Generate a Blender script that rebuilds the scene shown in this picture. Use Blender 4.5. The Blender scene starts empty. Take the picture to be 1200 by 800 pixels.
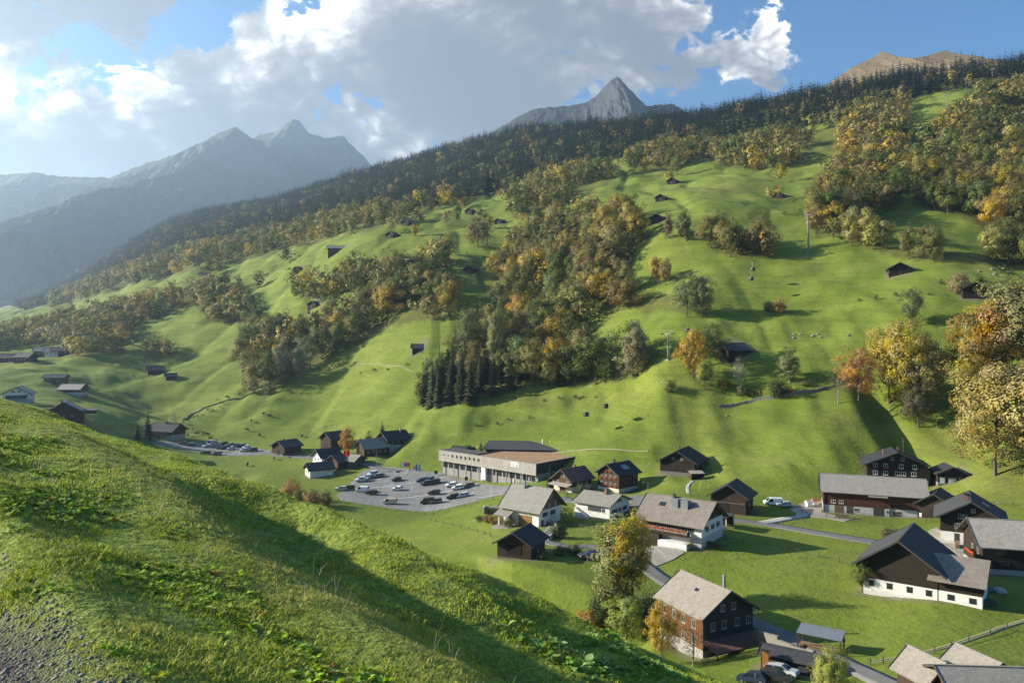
import bpy, bmesh, math, random
import numpy as np
from mathutils import Vector, Matrix

R = math.radians
rnd = random.Random(7)
rng = np.random.default_rng(7)
SC = bpy.context.scene
COL = SC.collection
F = 873.0                      # focal length in pixels of the 1200 px wide photograph
CAM_H = 1.65
SUN_AZ, SUN_EL = R(-80), R(21.5)  # azimuth from the view axis (+Y), negative = to the left
SUN_DIR = Vector((math.sin(SUN_AZ)*math.cos(SUN_EL), math.cos(SUN_AZ)*math.cos(SUN_EL), math.sin(SUN_EL)))

# ------------------------------------------------------------------ helpers
def tag(o, label=None, cat=None, group=None, kind=None):
    if label: o['label'] = label
    if cat: o['category'] = cat
    if group: o['group'] = group
    if kind: o['kind'] = kind
    return o

def link(o, parent=None):
    COL.objects.link(o)
    if parent is not None: o.parent = parent
    return o

def empty(name, loc, rz=0.0):
    o = bpy.data.objects.new(name, None)
    o.empty_display_size = 0.3
    o.location = loc; o.rotation_euler = (0, 0, rz)
    return link(o)

def np_mesh(name, verts, faces, mats=(), mat_idx=None, smooth=False):
    """verts (n,3); faces (m,k) array with constant k"""
    me = bpy.data.meshes.new(name)
    verts = np.asarray(verts, dtype=np.float32); faces = np.asarray(faces, dtype=np.int32)
    me.vertices.add(len(verts)); me.vertices.foreach_set('co', verts.ravel())
    m, k = faces.shape
    me.loops.add(m*k); me.loops.foreach_set('vertex_index', faces.ravel())
    me.polygons.add(m)
    me.polygons.foreach_set('loop_start', np.arange(0, m*k, k, dtype=np.int32))
    if mat_idx is not None: me.polygons.foreach_set('material_index', np.asarray(mat_idx, dtype=np.int32))
    if smooth: me.polygons.foreach_set('use_smooth', np.ones(m, dtype=bool))
    for mt in mats: me.materials.append(mt)
    me.update(calc_edges=True); me.validate()
    return me

def mesh_obj(name, me, parent=None, loc=None):
    o = bpy.data.objects.new(name, me)
    if loc is not None: o.location = loc
    return link(o, parent)

class MB:
    """collects boxes, prisms, tubes; build() links them as ONE mesh object"""
    def __init__(self): self.v = []; self.f = []
    def add(self, vs, fs):
        b = len(self.v); self.v += [tuple(p) for p in vs]; self.f += [tuple(b+i for i in q) for q in fs]; return self
    def box(self, x0, x1, y0, y1, z0, z1):
        return self.add([(x0,y0,z0),(x1,y0,z0),(x1,y1,z0),(x0,y1,z0),(x0,y0,z1),(x1,y0,z1),(x1,y1,z1),(x0,y1,z1)],
                        [(0,3,2,1),(4,5,6,7),(0,1,5,4),(1,2,6,5),(2,3,7,6),(3,0,4,7)])
    def prism(self, poly, axis, a, b):
        """poly of 2D points extruded along axis from a to b. axis 'x': pts (y,z); 'y': pts (x,z); 'z': pts (x,y)"""
        n = len(poly)
        def P(p, t): return {'x': (t,p[0],p[1]), 'y': (p[0],t,p[1]), 'z': (p[0],p[1],t)}[axis]
        vs = [P(p,a) for p in poly] + [P(p,b) for p in poly]
        fs = [tuple(range(n)), tuple(range(2*n-1, n-1, -1))] + [(i, n+i, n+(i+1)%n, (i+1)%n) for i in range(n)]
        return self.add(vs, fs)
    def tube(self, p0, p1, r0, r1=None, n=8, cap=True):
        r1 = r0 if r1 is None else r1
        p0, p1 = Vector(p0), Vector(p1); d = (p1-p0)
        if d.length < 1e-6: return self
        d.normalize(); a = d.orthogonal().normalized(); b = d.cross(a)
        vs = [p0+(a*math.cos(2*math.pi*i/n)+b*math.sin(2*math.pi*i/n))*r0 for i in range(n)] + \
             [p1+(a*math.cos(2*math.pi*i/n)+b*math.sin(2*math.pi*i/n))*r1 for i in range(n)]
        fs = [(i,(i+1)%n,n+(i+1)%n,n+i) for i in range(n)]
        if cap: fs += [tuple(range(n-1,-1,-1)), tuple(range(n,2*n))]
        return self.add(vs, fs)
    def bar(self, p0, p1, w, h):
        p0, p1 = Vector(p0), Vector(p1); d = (p1-p0).normalized()
        s = d.cross(Vector((0,0,1)))
        s = Vector((1,0,0)) if s.length < 1e-4 else s.normalized()
        u = s.cross(d)
        vs = []
        for p in (p0,p1):
            for a,b in ((-1,-1),(1,-1),(1,1),(-1,1)): vs.append(p+s*(a*w/2)+u*(b*h/2))
        return self.add(vs, [(0,1,2,3),(7,6,5,4),(0,4,5,1),(1,5,6,2),(2,6,7,3),(3,7,4,0)])
    def mesh(self, name, mat, bevel=0.0, smooth=False):
        me = bpy.data.meshes.new(name)
        me.from_pydata(self.v, [], self.f)
        bm = bmesh.new(); bm.from_mesh(me)
        bmesh.ops.recalc_face_normals(bm, faces=bm.faces)
        if bevel > 0:
            bmesh.ops.bevel(bm, geom=list(bm.edges), offset=bevel, segments=2, affect='EDGES', clamp_overlap=True)
        bm.to_mesh(me); bm.free()
        if smooth: me.polygons.foreach_set('use_smooth', np.ones(len(me.polygons), dtype=bool))
        me.materials.append(mat)
        return me
    def build(self, name, mat, parent=None, bevel=0.0, smooth=False):
        return mesh_obj(name, self.mesh(name, mat, bevel, smooth), parent)

def kids(o): return [c for c in o.children]
def copy_tree(o, parent=None):
    c = o.copy(); COL.objects.link(c)
    c.parent = parent
    for ch in list(o.children): copy_tree(ch, c)
    return c

# ------------------------------------------------------------------ numpy noise
_perm = np.random.default_rng(3).permutation(512).astype(np.int64)
_perm = np.concatenate([_perm, _perm, _perm])
_ga = np.random.default_rng(4).uniform(0, 2*math.pi, 512)
_gx, _gy = np.cos(_ga), np.sin(_ga)
def perlin(x, y):
    xi = np.floor(x).astype(np.int64); yi = np.floor(y).astype(np.int64)
    xf = x-xi; yf = y-yi; xi &= 511; yi &= 511
    u = xf*xf*xf*(xf*(xf*6-15)+10); v = yf*yf*yf*(yf*(yf*6-15)+10)
    def g(ix, iy, dx, dy):
        h = _perm[_perm[ix & 511]+(iy & 511)] & 511
        return _gx[h]*dx+_gy[h]*dy
    a = g(xi,yi,xf,yf); b = g(xi+1,yi,xf-1,yf); c = g(xi,yi+1,xf,yf-1); d = g(xi+1,yi+1,xf-1,yf-1)
    return ((a+(b-a)*u)+((c+(d-c)*u)-(a+(b-a)*u))*v)*1.5
def fbm(x, y, o=4, gain=.5, lac=2.03):
    s = 0; a = 1; t = 0
    for i in range(o):
        s = s+a*perlin(x*lac**i+17.3*i, y*lac**i-9.1*i); t += a; a *= gain
    return s/t
def sstep(a, b, x):
    if a > b: return 1-sstep(b, a, x)
    t = np.clip((x-a)/(b-a), 0, 1); return t*t*(3-2*t)

# ------------------------------------------------------------------ terrain: the valley and the far slope
# control points read off the photograph: column (px) -> list of (distance, picture row)
COLS = {
 0:   [(150,560),(230,540),(300,480),(350,470),(400,456),(450,443),(520,428),(600,416),(700,405),(900,388),(1200,376),(1600,369),(2000,365),(2500,362)],
 100: [(150,600),(250,560),(350,487),(400,470),(450,452),(520,430),(600,408),(700,388),(900,366),(1200,350),(1600,336),(2000,326),(2500,320)],
 200: [(150,640),(250,580),(310,550),(360,524),(400,506),(450,480),(500,450),(560,420),(620,395),(700,365),(800,340),(1000,312),(1300,292),(1700,274),(2050,263),(2400,262),(2800,272)],
 300: [(150,680),(230,610),(300,560),(350,533),(400,503),(450,468),(500,435),(550,405),(620,366),(700,335),(800,310),(1000,285),(1300,266),(1700,248),(2000,240),(2400,246)],
 400: [(130,720),(200,640),(265,588),(300,560),(340,530),(380,502),(420,472),(450,447),(480,417),(510,383),(550,347),(600,308),(700,280),(850,262),(1000,252),(1300,238),(1600,222),(1850,211),(2200,220)],
 500: [(120,745),(190,640),(255,597),(300,550),(330,518),(355,490),(380,465),(405,432),(435,400),(480,358),(540,318),(600,285),(700,258),(850,240),(1000,230),(1300,208),(1600,188),(1750,182),(2100,198)],
 600: [(110,760),(150,668),(190,622),(230,592),(260,573),(290,545),(312,515),(335,485),(360,452),(400,412),(450,370),(500,336),(560,303),(620,272),(720,243),(900,216),(1200,185),(1500,160),(1600,157),(1900,172)],
 700: [(110,775),(140,695),(170,640),(200,607),(230,580),(255,552),(280,520),(305,490),(335,448),(370,405),(420,352),(480,300),(540,270),(620,240),(740,211),(900,190),(1200,162),(1400,149),(1500,148),(1800,164)],
 800: [(100,805),(123,765),(140,705),(165,635),(200,595),(225,568),(250,545),(275,500),(295,455),(315,412),(350,362),(400,318),(450,258),(520,236),(600,222),(700,206),(900,175),(1150,146),(1300,139),(1600,155)],
 900: [(95,815),(118,752),(140,690),(165,636),(200,596),(225,562),(250,520),(275,470),(300,425),(330,378),(380,318),(440,262),(520,228),(600,205),(700,185),(850,156),(1050,128),(1200,123),(1500,140)],
 1000:[(90,830),(105,785),(125,728),(150,662),(175,622),(200,596),(225,562),(245,510),(265,465),(295,405),(330,350),(380,296),(430,262),(500,225),(600,190),(740,150),(880,117),(1000,104),(1250,120)],
 1100:[(90,818),(105,772),(130,700),(155,652),(180,612),(205,588),(225,560),(240,520),(260,470),(290,390),(320,330),(365,292),(430,250),(520,205),(640,153),(760,118),(900,94),(1000,92),(1250,112)],
 1200:[(90,825),(108,768),(130,703),(152,652),(178,605),(198,572),(215,525),(235,470),(275,385),(320,322),(370,290),(440,245),(540,190),(660,136),(780,100),(900,81),(1000,79),(1250,100)],
}
_pts = []
for c, l in COLS.items():
    for (Y, py) in l: _pts.append((c, Y, py))
for (Y, py) in COLS[0]: _pts.append((-260, Y, py+8))
for (Y, py) in COLS[1200]: _pts.append((1450, Y, py-8 if Y > 230 else py))
_pts = np.array(_pts, dtype=float)
def _feat(px, lnY): return np.stack([px/170.0, lnY*3.2], -1)
_P = _feat(_pts[:,0], np.log(_pts[:,1])); _V = (400-_pts[:,2])/F
def _phi(r2): return 0.5*r2*np.log(r2+1e-12)
_n = len(_P)
_K = _phi(((_P[:,None]-_P[None])**2).sum(-1)) + np.eye(_n)*0.02
_Q = np.concatenate([np.ones((_n,1)), _P], 1)
_A = np.block([[_K, _Q],[_Q.T, np.zeros((3,3))]])
_W = np.linalg.solve(_A, np.concatenate([_V, np.zeros(3)]))
def base_tan(px, Y):
    px = np.clip(np.asarray(px, float), -280, 1480); q = _feat(px, np.log(np.clip(Y, 85, 2900)))
    sh = q.shape[:-1]; q = q.reshape(-1, 2); out = np.empty(len(q))
    for i in range(0, len(q), 20000):
        s = q[i:i+20000]
        d2 = (s**2).sum(1)[:,None]+(_P**2).sum(1)[None]-2*s@_P.T
        out[i:i+20000] = _phi(np.maximum(d2,0))@_W[:_n] + _W[_n] + s@_W[_n+1:]
    return out.reshape(sh)

# flat pads (world discs where the meso relief is damped): filled by the village
FLAT = [(-38,272,42),(-10,290,34),(15,275,28),(-80,300,25),(-125,350,38),(-90,330,25)]
def relief(X, Y, base_q):
    """rolls, terraces and gullies of the far slope"""
    n1 = fbm(X/70.0, Y/70.0, 3)
    n2 = fbm(X/26.0+5, Y/15.0, 3)
    n3 = fbm(X/8.5, Y/4.0+3, 3)
    terr = np.sin((base_q+fbm(X/45.0,Y/45.0+7,2)*9)*.95)*np.clip(fbm(X/38.0+9,Y/38.0,2)+.25,0,1)
    amp = sstep(215, 300, Y+0.10*X)
    far = np.clip(Y/500.0, .6, 2.6)
    g = 1-np.abs(fbm(X/55.0+40, Y/160.0+11, 2))*2.2                 # gullies running down the slope
    low = sstep(222,245,Y+.1*X)*sstep(380,320,Y+.1*X)
    spur = low*(2.6*fbm(X/24.0+2, Y/75.0+5, 2)+1.3*fbm(X/11.0, Y/34.0+8, 2))
    return spur + amp*(5.2*n1*far + 1.6*n2 + .18*n3*np.clip(Y/350,.7,2) + .14*terr - 3.6*np.clip(g-.55,0,1)*far) + (1-amp)*(.3*n1+.08*n3)

def near_hill(X, Y):
    s = (X+Y)*0.7071; t = (Y-X)*0.7071                               # across and along the path
    z = -CAM_H - .375*X - .262*Y - .00105*Y*np.abs(Y) 
    z = z - .0016*np.clip(X,0,None)**2
    z = z - .8*sstep(14,34,Y)*sstep(6,-6,X)
    pz = 600+F*X/np.maximum(Y,.5)
    z = z + np.maximum(Y,0)/F*sstep(4,16,Y)*np.interp(pz, [-200,0,100,200,250,300,350,450,550,620,700,850,1000], [16,20,23,33,26,13,8,28,19,1,-3,-15,-19])
    # undulations and cattle terraces
    w = fbm(X/16.0+3.1, Y/7.0+8.2, 3)
    edge = sstep(4.4, 7.5, s)
    z = z + edge*(.45*w*np.clip(Y/20,.35,1.4) + .16*fbm(X/5.0, Y/2.6+4, 2)*np.clip(Y/14,.4,1))
    z = z + sstep(4.6,7,s)*(.05*fbm(X/.9,Y/.7,2)+.08*fbm(X/2.1+4,Y/1.3,2))*np.clip(Y/10,.5,1.3)
    sw = np.maximum(s + .9*fbm(X/13.0+1,Y/13.0,2) + .22*fbm(X/2.4,Y/2.4,2), 3.0)
    ph = np.log(sw/5.0)/math.log(1.62); fr = ph-np.floor(ph); per = sw*.48       # terraces trodden along the slope
    saw = np.where(fr < .36, .5-sstep(0,1,fr/.36), -.5+(fr-.36)/.64)
    z = z + sstep(5.0,5.6,sw)*saw*np.minimum(per,4.2)*.30*np.clip(.95+.9*fbm(X/15.0+3,Y/12.0,2),.55,1.35)*(1-.65*sstep(14,28,Y))
    z = z + .34*np.exp(-((s-4.1)/1.0)**2)                              # bank beside the path
    z = z + .05*fbm(X/1.3, Y/1.3, 3)*sstep(1.0, 1.9, s)
    # the path itself is level across
    pth = 1-sstep(1.1, 1.8, s)
    zp = -CAM_H - .079*t + .10*s*0
    return z*(1-pth) + zp*pth

_PATH = (1.35, 2.1)
def height(X, Y, near=True):
    X = np.asarray(X, float); Y = np.asarray(Y, float)
    Yc = np.clip(Y, 85, None)
    px = np.clip(600+F*X/np.maximum(Yc, 1), -280, 1480)
    v = base_tan(px, Yc)*Yc
    v = np.where(Y < 85, v - (85-Y)*.05, v)
    v = v - 5.5*np.exp(-((X-127-(Y-240)*.12)/5.0)**2)*sstep(218,232,Y)*sstep(290,262,Y)   # gully under the trio of trees
    # steep stream bank under the brown shed
    pxx = 600+F*X/np.maximum(Yc,1); bl = np.interp(pxx, [520,560,600,640,680,720,760,800], [170,166,156,151,145,139,134,130])
    v = v - 6.5*sstep(0, 7.5, bl-Yc)*sstep(515,560,pxx)*(1-sstep(715,775,pxx))
    keep = np.ones_like(v)
    for (fx, fy, fr) in FLAT: keep = keep*sstep(fr*.8, fr*1.4, np.hypot(X-fx, Y-fy))
    v = v + relief(X, Y, v)*keep
    if not near: return v
    h = near_hill(X, Y)
    h = np.where(Y > 95, h-(Y-95)*.35, h)
    k = 2.0
    m = np.maximum(h, v)
    return m + k*np.exp(-np.abs(h-v)/k)*.35

def height1(x, y, near=True): return float(height(np.array([x]), np.array([y]), near)[0])

_Ys = np.exp(np.linspace(math.log(88), math.log(2700), 900))
_PXS = np.arange(-120, 1325, 4.0)
_TAB = None
def _table():
    global _TAB
    PX, YY = np.meshgrid(_PXS, _Ys, indexing='ij')
    _TAB = np.maximum.accumulate(height((PX-600)/F*YY, YY, near=False)/YY, axis=1)
def ground_xy(px, py):
    """first point of the valley terrain on the line of sight to a photo pixel"""
    if _TAB is None: _table()
    t = _TAB[min(max(int(round((px+120)/4)), 0), len(_PXS)-1)]; v = (400-py)/F
    i = int(np.searchsorted(t, v)); i = min(max(i, 1), len(t)-1)
    f = (v-t[i-1])/max(t[i]-t[i-1], 1e-9); f = min(max(f, 0), 1)
    Y = _Ys[i-1]+(_Ys[i]-_Ys[i-1])*f
    return (px-600)/F*Y, Y
def ground_at(px, py):
    X, Y = ground_xy(px, py)
    return X, Y, height1(X, Y, False)
def near_at(px, py):
    """point of the near hillside on the line of sight"""
    Y = np.linspace(1.5, 90, 3000); X = (px-600)/F*Y
    t = near_hill(X, Y)/Y; v = (400-py)/F
    i = int(np.argmax(t >= v)); i = i if t[i] >= v else int(np.argmax(t))
    return X[i], Y[i], near_hill(X[i:i+1], Y[i:i+1])[0]
def proj(X, Y, Z): return 600+F*X/Y, 400-F*Z/Y

# ------------------------------------------------------------------ materials
class NT:
    """tiny node-tree helper"""
    def __init__(self, tree): self.t = tree; self.n = tree.nodes; self.l = tree.links
    def new(self, typ, **kw):
        nd = self.n.new(typ)
        for k, v in kw.items(): setattr(nd, k, v)
        return nd
    def set(self, sock, v):
        if isinstance(v, bpy.types.NodeSocket): self.l.new(v, sock)
        else:
            if sock.type == 'RGBA' and len(v) == 3: v = (*v, 1)
            sock.default_value = v
    def math(self, op, a, b=None, c=None, clamp=False):
        nd = self.new('ShaderNodeMath', operation=op, use_clamp=clamp)
        for i, v in enumerate((a, b, c)):
            if v is not None: self.set(nd.inputs[i], v)
        return nd.outputs[0]
    def vmath(self, op, a, b=None, scale=None):
        nd = self.new('ShaderNodeVectorMath', operation=op)
        self.set(nd.inputs[0], a)
        if b is not None: self.set(nd.inputs[1], b)
        if scale is not None: self.set(nd.inputs['Scale'], scale)
        return nd.outputs[0] if op not in ('DOT_PRODUCT', 'LENGTH', 'DISTANCE') else nd.outputs['Value']
    def noise(self, vec, scale, detail=3, rough=.5, dist=0.0, dim='3D'):
        nd = self.new('ShaderNodeTexNoise', noise_dimensions=dim)
        if vec is not None: self.set(nd.inputs['Vector'], vec)
        nd.inputs['Scale'].default_value = scale; nd.inputs['Detail'].default_value = detail
        nd.inputs['Roughness'].default_value = rough; nd.inputs['Distortion'].default_value = dist
        return nd.outputs[0]
    def ramp(self, fac, stops, interp='LINEAR'):
        nd = self.new('ShaderNodeValToRGB'); cr = nd.color_ramp; cr.interpolation = interp
        while len(cr.elements) < len(stops): cr.elements.new(0.5)
        for e, (p, c) in zip(cr.elements, stops):
            e.position = p; e.color = (*c, 1) if len(c) == 3 else c
        self.set(nd.inputs[0], fac); return nd.outputs[0]
    def mix(self, fac, a, b, blend='MIX'):
        nd = self.new('ShaderNodeMix', data_type='RGBA', blend_type=blend)
        self.set(nd.inputs[0], fac); self.set(nd.inputs[6], a); self.set(nd.inputs[7], b); return nd.outputs[2]
    def maprange(self, v, a, b, c=0.0, d=1.0, smooth=False):
        nd = self.new('ShaderNodeMapRange'); nd.clamp = True
        if smooth: nd.interpolation_type = 'SMOOTHSTEP'
        self.set(nd.inputs[0], v)
        for i, x in enumerate((a,b,c,d)): nd.inputs[1+i].default_value = x
        return nd.outputs[0]
    def mapping(self, vec, scale=(1,1,1), rot=(0,0,0)):
        nd = self.new('ShaderNodeMapping'); self.set(nd.inputs[0], vec)
        nd.inputs['Scale'].default_value = scale; nd.inputs['Rotation'].default_value = rot
        return nd.outputs[0]
    def bump(self, h, strength=.3, dist=.1):
        nd = self.new('ShaderNodeBump'); self.set(nd.inputs['Height'], h)
        nd.inputs['Strength'].default_value = strength; nd.inputs['Distance'].default_value = dist
        return nd.outputs[0]

def mat(name, rough=.8, spec=.3):
    m = bpy.data.materials.new(name); m.use_nodes = True
    t = NT(m.node_tree); b = m.node_tree.nodes['Principled BSDF']
    b.inputs['Roughness'].default_value = rough
    b.inputs['Specular IOR Level'].default_value = spec
    return m, t, b
def obj_co(t): return t.new('ShaderNodeTexCoord').outputs['Object']
def world_co(t): return t.new('ShaderNodeNewGeometry').outputs['Position']
def sc3(c, k): return tuple(min(1, x*k) for x in c)

def plain(name, c, rough=.6, spec=.4, var=.25, scale=3.0, metal=0.0):
    m, t, b = mat(name, rough, spec)
    n = t.noise(obj_co(t), scale, 4, .6)
    t.set(b.inputs['Base Color'], t.ramp(n, [(.3, sc3(c, 1-var)), (.7, sc3(c, 1+var*.6))]))
    b.inputs['Metallic'].default_value = metal
    return m

def timber(name, c, plank=.22, vertical=False, grey=0.0):
    """boards or squared logs: pattern along the height (or along the wall when vertical), weathering streaks"""
    m, t, b = mat(name, .85, .2)
    co = obj_co(t); sep = t.new('ShaderNodeSeparateXYZ'); t.set(sep.inputs[0], co)
    if vertical: q = t.math('ADD', sep.outputs[0], sep.outputs[1])
    else: q = sep.outputs[2]
    q = t.math('DIVIDE', q, plank)
    cell = t.math('FLOOR', q); fr = t.math('FRACT', q)
    wn = t.new('ShaderNodeTexWhiteNoise', noise_dimensions='1D'); t.set(wn.inputs['W'], cell)
    groove = t.math('MULTIPLY', t.maprange(fr, 0, .12), t.maprange(fr, 1, .9))
    st = t.noise(t.mapping(co, (1.2,1.2,.35) if vertical else (.5,.5,5)), 2.2, 5, .65)
    big = t.noise(co, .35, 3, .5)
    col = t.ramp(st, [(.25, sc3(c,.55)), (.6, c), (.85, sc3(c,1.7))])
    if grey: col = t.mix(t.maprange(big, .42, .62, 0, grey), col, (.17,.155,.14))
    col = t.mix(t.math('MULTIPLY', wn.outputs[0], .35), col, sc3(c,.5))
    col = t.mix(groove, sc3(c,.3), col)
    t.set(b.inputs['Base Color'], col)
    t.set(b.inputs['Normal'], t.bump(groove, .6, .03))
    return m

def plaster(name, c, dirt=.35):
    m, t, b = mat(name, .9, .15)
    co = obj_co(t); n = t.noise(co, .9, 5, .65); f = t.noise(co, 12, 3, .6)
    sep = t.new('ShaderNodeSeparateXYZ'); t.set(sep.inputs[0], co)
    low = t.maprange(t.math('ADD', sep.outputs[2], t.math('MULTIPLY', n, .8)), .3, 1.0, 1, 0)
    col = t.ramp(n, [(.3, sc3(c,.82)), (.65, c)])
    col = t.mix(t.math('MULTIPLY', low, dirt), col, (.22,.2,.17))
    t.set(b.inputs['Base Color'], col); t.set(b.inputs['Normal'], t.bump(f, .12, .02))
    return m

def roofing(name, c, row=.3, w=.42, lichen=.45, lc=(.30,.28,.22), rough=.75, var=.28):
    """shingles or fibre-cement tiles: courses across the slope (local y), joints along the ridge (local x)"""
    m, t, b = mat(name, rough, .35)
    co = obj_co(t)
    br = t.new('ShaderNodeTexBrick'); t.set(br.inputs['Vector'], co)
    br.inputs['Color1'].default_value = (*sc3(c,1-var*.5),1); br.inputs['Color2'].default_value = (*sc3(c,1+var*.5),1)
    br.inputs['Mortar'].default_value = (*sc3(c,.62),1); br.inputs['Scale'].default_value = 1
    br.inputs['Mortar Size'].default_value = .022; br.inputs['Brick Width'].default_value = w; br.inputs['Row Height'].default_value = row
    br.inputs['Bias'].default_value = 0
    n = t.noise(co, .45, 5, .7); s = t.noise(t.mapping(co, (2.2,.25,1)), 1.0, 4, .6)
    col = t.mix(t.maprange(n, .45, .72, 0, lichen), br.outputs['Color'], lc)
    col = t.mix(t.maprange(s, .5, .75, 0, .45), col, sc3(c,.55))
    t.set(b.inputs['Base Color'], col)
    t.set(b.inputs['Normal'], t.bump(br.outputs['Fac'], -.5, .03))
    return m

# ------------------------------------------------------------------ meadow, rock, paths
def meadow_material():
    m, t, b = mat('meadow', .9, .12)
    p = world_co(t)
    at = t.new('ShaderNodeAttribute', attribute_name='mask'); s = t.new('ShaderNodeSeparateColor'); t.set(s.inputs[0], at.outputs['Color'])
    at2 = t.new('ShaderNodeAttribute', attribute_name='mask2'); s2 = t.new('ShaderNodeSeparateColor'); t.set(s2.inputs[0], at2.outputs['Color'])
    dry, leaf, near = s.outputs[0], s.outputs[1], s.outputs[2]
    gravel, bracken = s2.outputs[0], s2.outputs[1]
    n1 = t.noise(p, .018, 4, .6); n2 = t.noise(p, .11, 4, .65); n3 = t.noise(p, 1.1, 4, .7); n4 = t.noise(p, 9, 3, .7)
    col = t.ramp(n1, [(.3,(.105,.153,.016)), (.5,(.146,.190,.022)), (.7,(.190,.217,.033))])
    col = t.mix(t.maprange(n2, .42, .75, 0, .55), col, (.135,.165,.036))
    bands = t.noise(t.mapping(p, (.035,.035,.30)), 1.0, 5, .62); mott = t.noise(t.mapping(p, (.25,.25,.9)), 1.0, 4, .65)
    col = t.mix(t.maprange(bands, .50, .70, 0, .6), col, (.078,.115,.018))
    col = t.mix(t.maprange(bands, .46, .30, 0, .65), col, (.205,.24,.055))
    col = t.mix(t.maprange(mott, .52, .75, 0, .6), col, (.105,.105,.032))
    lines = t.noise(t.mapping(p, (.035,.035,1.7)), 1.0, 3, .6)
    col = t.mix(t.maprange(lines, .58, .70, 0, .25), col, (.10,.10,.03))
    col = t.mix(t.maprange(n3, .5, .78, 0, .5), col, (.060,.100,.015))
    col = t.mix(t.math('MULTIPLY', t.maprange(n2, .3, .62), dry), col, (.20,.175,.06))
    col = t.mix(t.math('MULTIPLY', t.maprange(t.noise(p, .6, 5, .7), .3, .6), bracken), col, (.10,.075,.035))
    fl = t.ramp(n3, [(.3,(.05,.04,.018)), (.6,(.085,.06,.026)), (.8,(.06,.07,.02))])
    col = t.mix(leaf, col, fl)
    # soil and thatch between the blades of the near bank
    soil = t.ramp(n4, [(.25,(.075,.115,.020)), (.5,(.165,.215,.036)), (.72,(.245,.275,.065))])
    col = t.mix(near, col, soil)
    st = t.new('ShaderNodeTexVoronoi'); t.set(st.inputs['Vector'], p); st.inputs['Scale'].default_value = 52
    g = t.ramp(st.outputs['Color'], [(.2,(.040,.036,.030)), (.6,(.095,.085,.070)), (.95,(.21,.195,.17))])
    g = t.mix(t.maprange(n3, .42, .6, 0, .85), g, (.060,.054,.043))
    col = t.mix(t.math('MULTIPLY', s2.outputs[2], t.maprange(t.noise(p, .9, 4, .7), .35, .6)), col, (.17,.14,.10))
    col = t.mix(gravel, col, g)
    t.set(b.inputs['Base Color'], col)
    h = t.math('ADD', t.math('MULTIPLY', mott, 1.3), t.math('MULTIPLY', n3, .7)); h = t.math('ADD', h, t.math('MULTIPLY', n4, .18))
    h = t.math('ADD', h, t.math('MULTIPLY', t.math('MULTIPLY', st.outputs['Distance'], gravel), -.25))
    bp = t.new('ShaderNodeBump'); t.set(bp.inputs['Height'], h); bp.inputs['Strength'].default_value = .6; bp.inputs['Distance'].default_value = .55
    t.set(b.inputs['Normal'], bp.outputs[0])
    return m

def rock_material(name, grass, rock, veg):
    m, t, b = mat(name, .95, .1)
    p = world_co(t); geo = t.new('ShaderNodeNewGeometry'); sep = t.new('ShaderNodeSeparateXYZ'); t.set(sep.inputs[0], geo.outputs['Normal'])
    n1 = t.noise(p, .004, 6, .65); n2 = t.noise(t.mapping(p, (1,1,2.5)), .018, 7, .75)
    slope = t.math('ADD', sep.outputs[2], t.math('MULTIPLY', t.math('SUBTRACT', n2, .5), .5))
    r = t.ramp(n2, [(.3, sc3(rock,.6)), (.55, rock), (.8, sc3(rock,1.6))])
    g = t.ramp(n1, [(.35, sc3(grass,.7)), (.65, grass)])
    col = t.mix(t.maprange(slope, .5, .78, 0, veg), r, g)
    t.set(b.inputs['Base Color'], col)
    t.set(b.inputs['Normal'], t.bump(t.math('ADD', n1, t.math('MULTIPLY', n2, .6)), .9, 14))
    return m

MEADOW = meadow_material()

def in_poly(px, py, poly):
    px = np.asarray(px); py = np.asarray(py); c = np.zeros(px.shape, bool); n = len(poly)
    for i in range(n):
        x0,y0 = poly[i]; x1,y1 = poly[(i+1)%n]
        cond = ((y0 > py) != (y1 > py))
        xs = (x1-x0)*(py-y0)/(y1-y0+1e-12)+x0
        c ^= cond & (px < xs)
    return c

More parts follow.
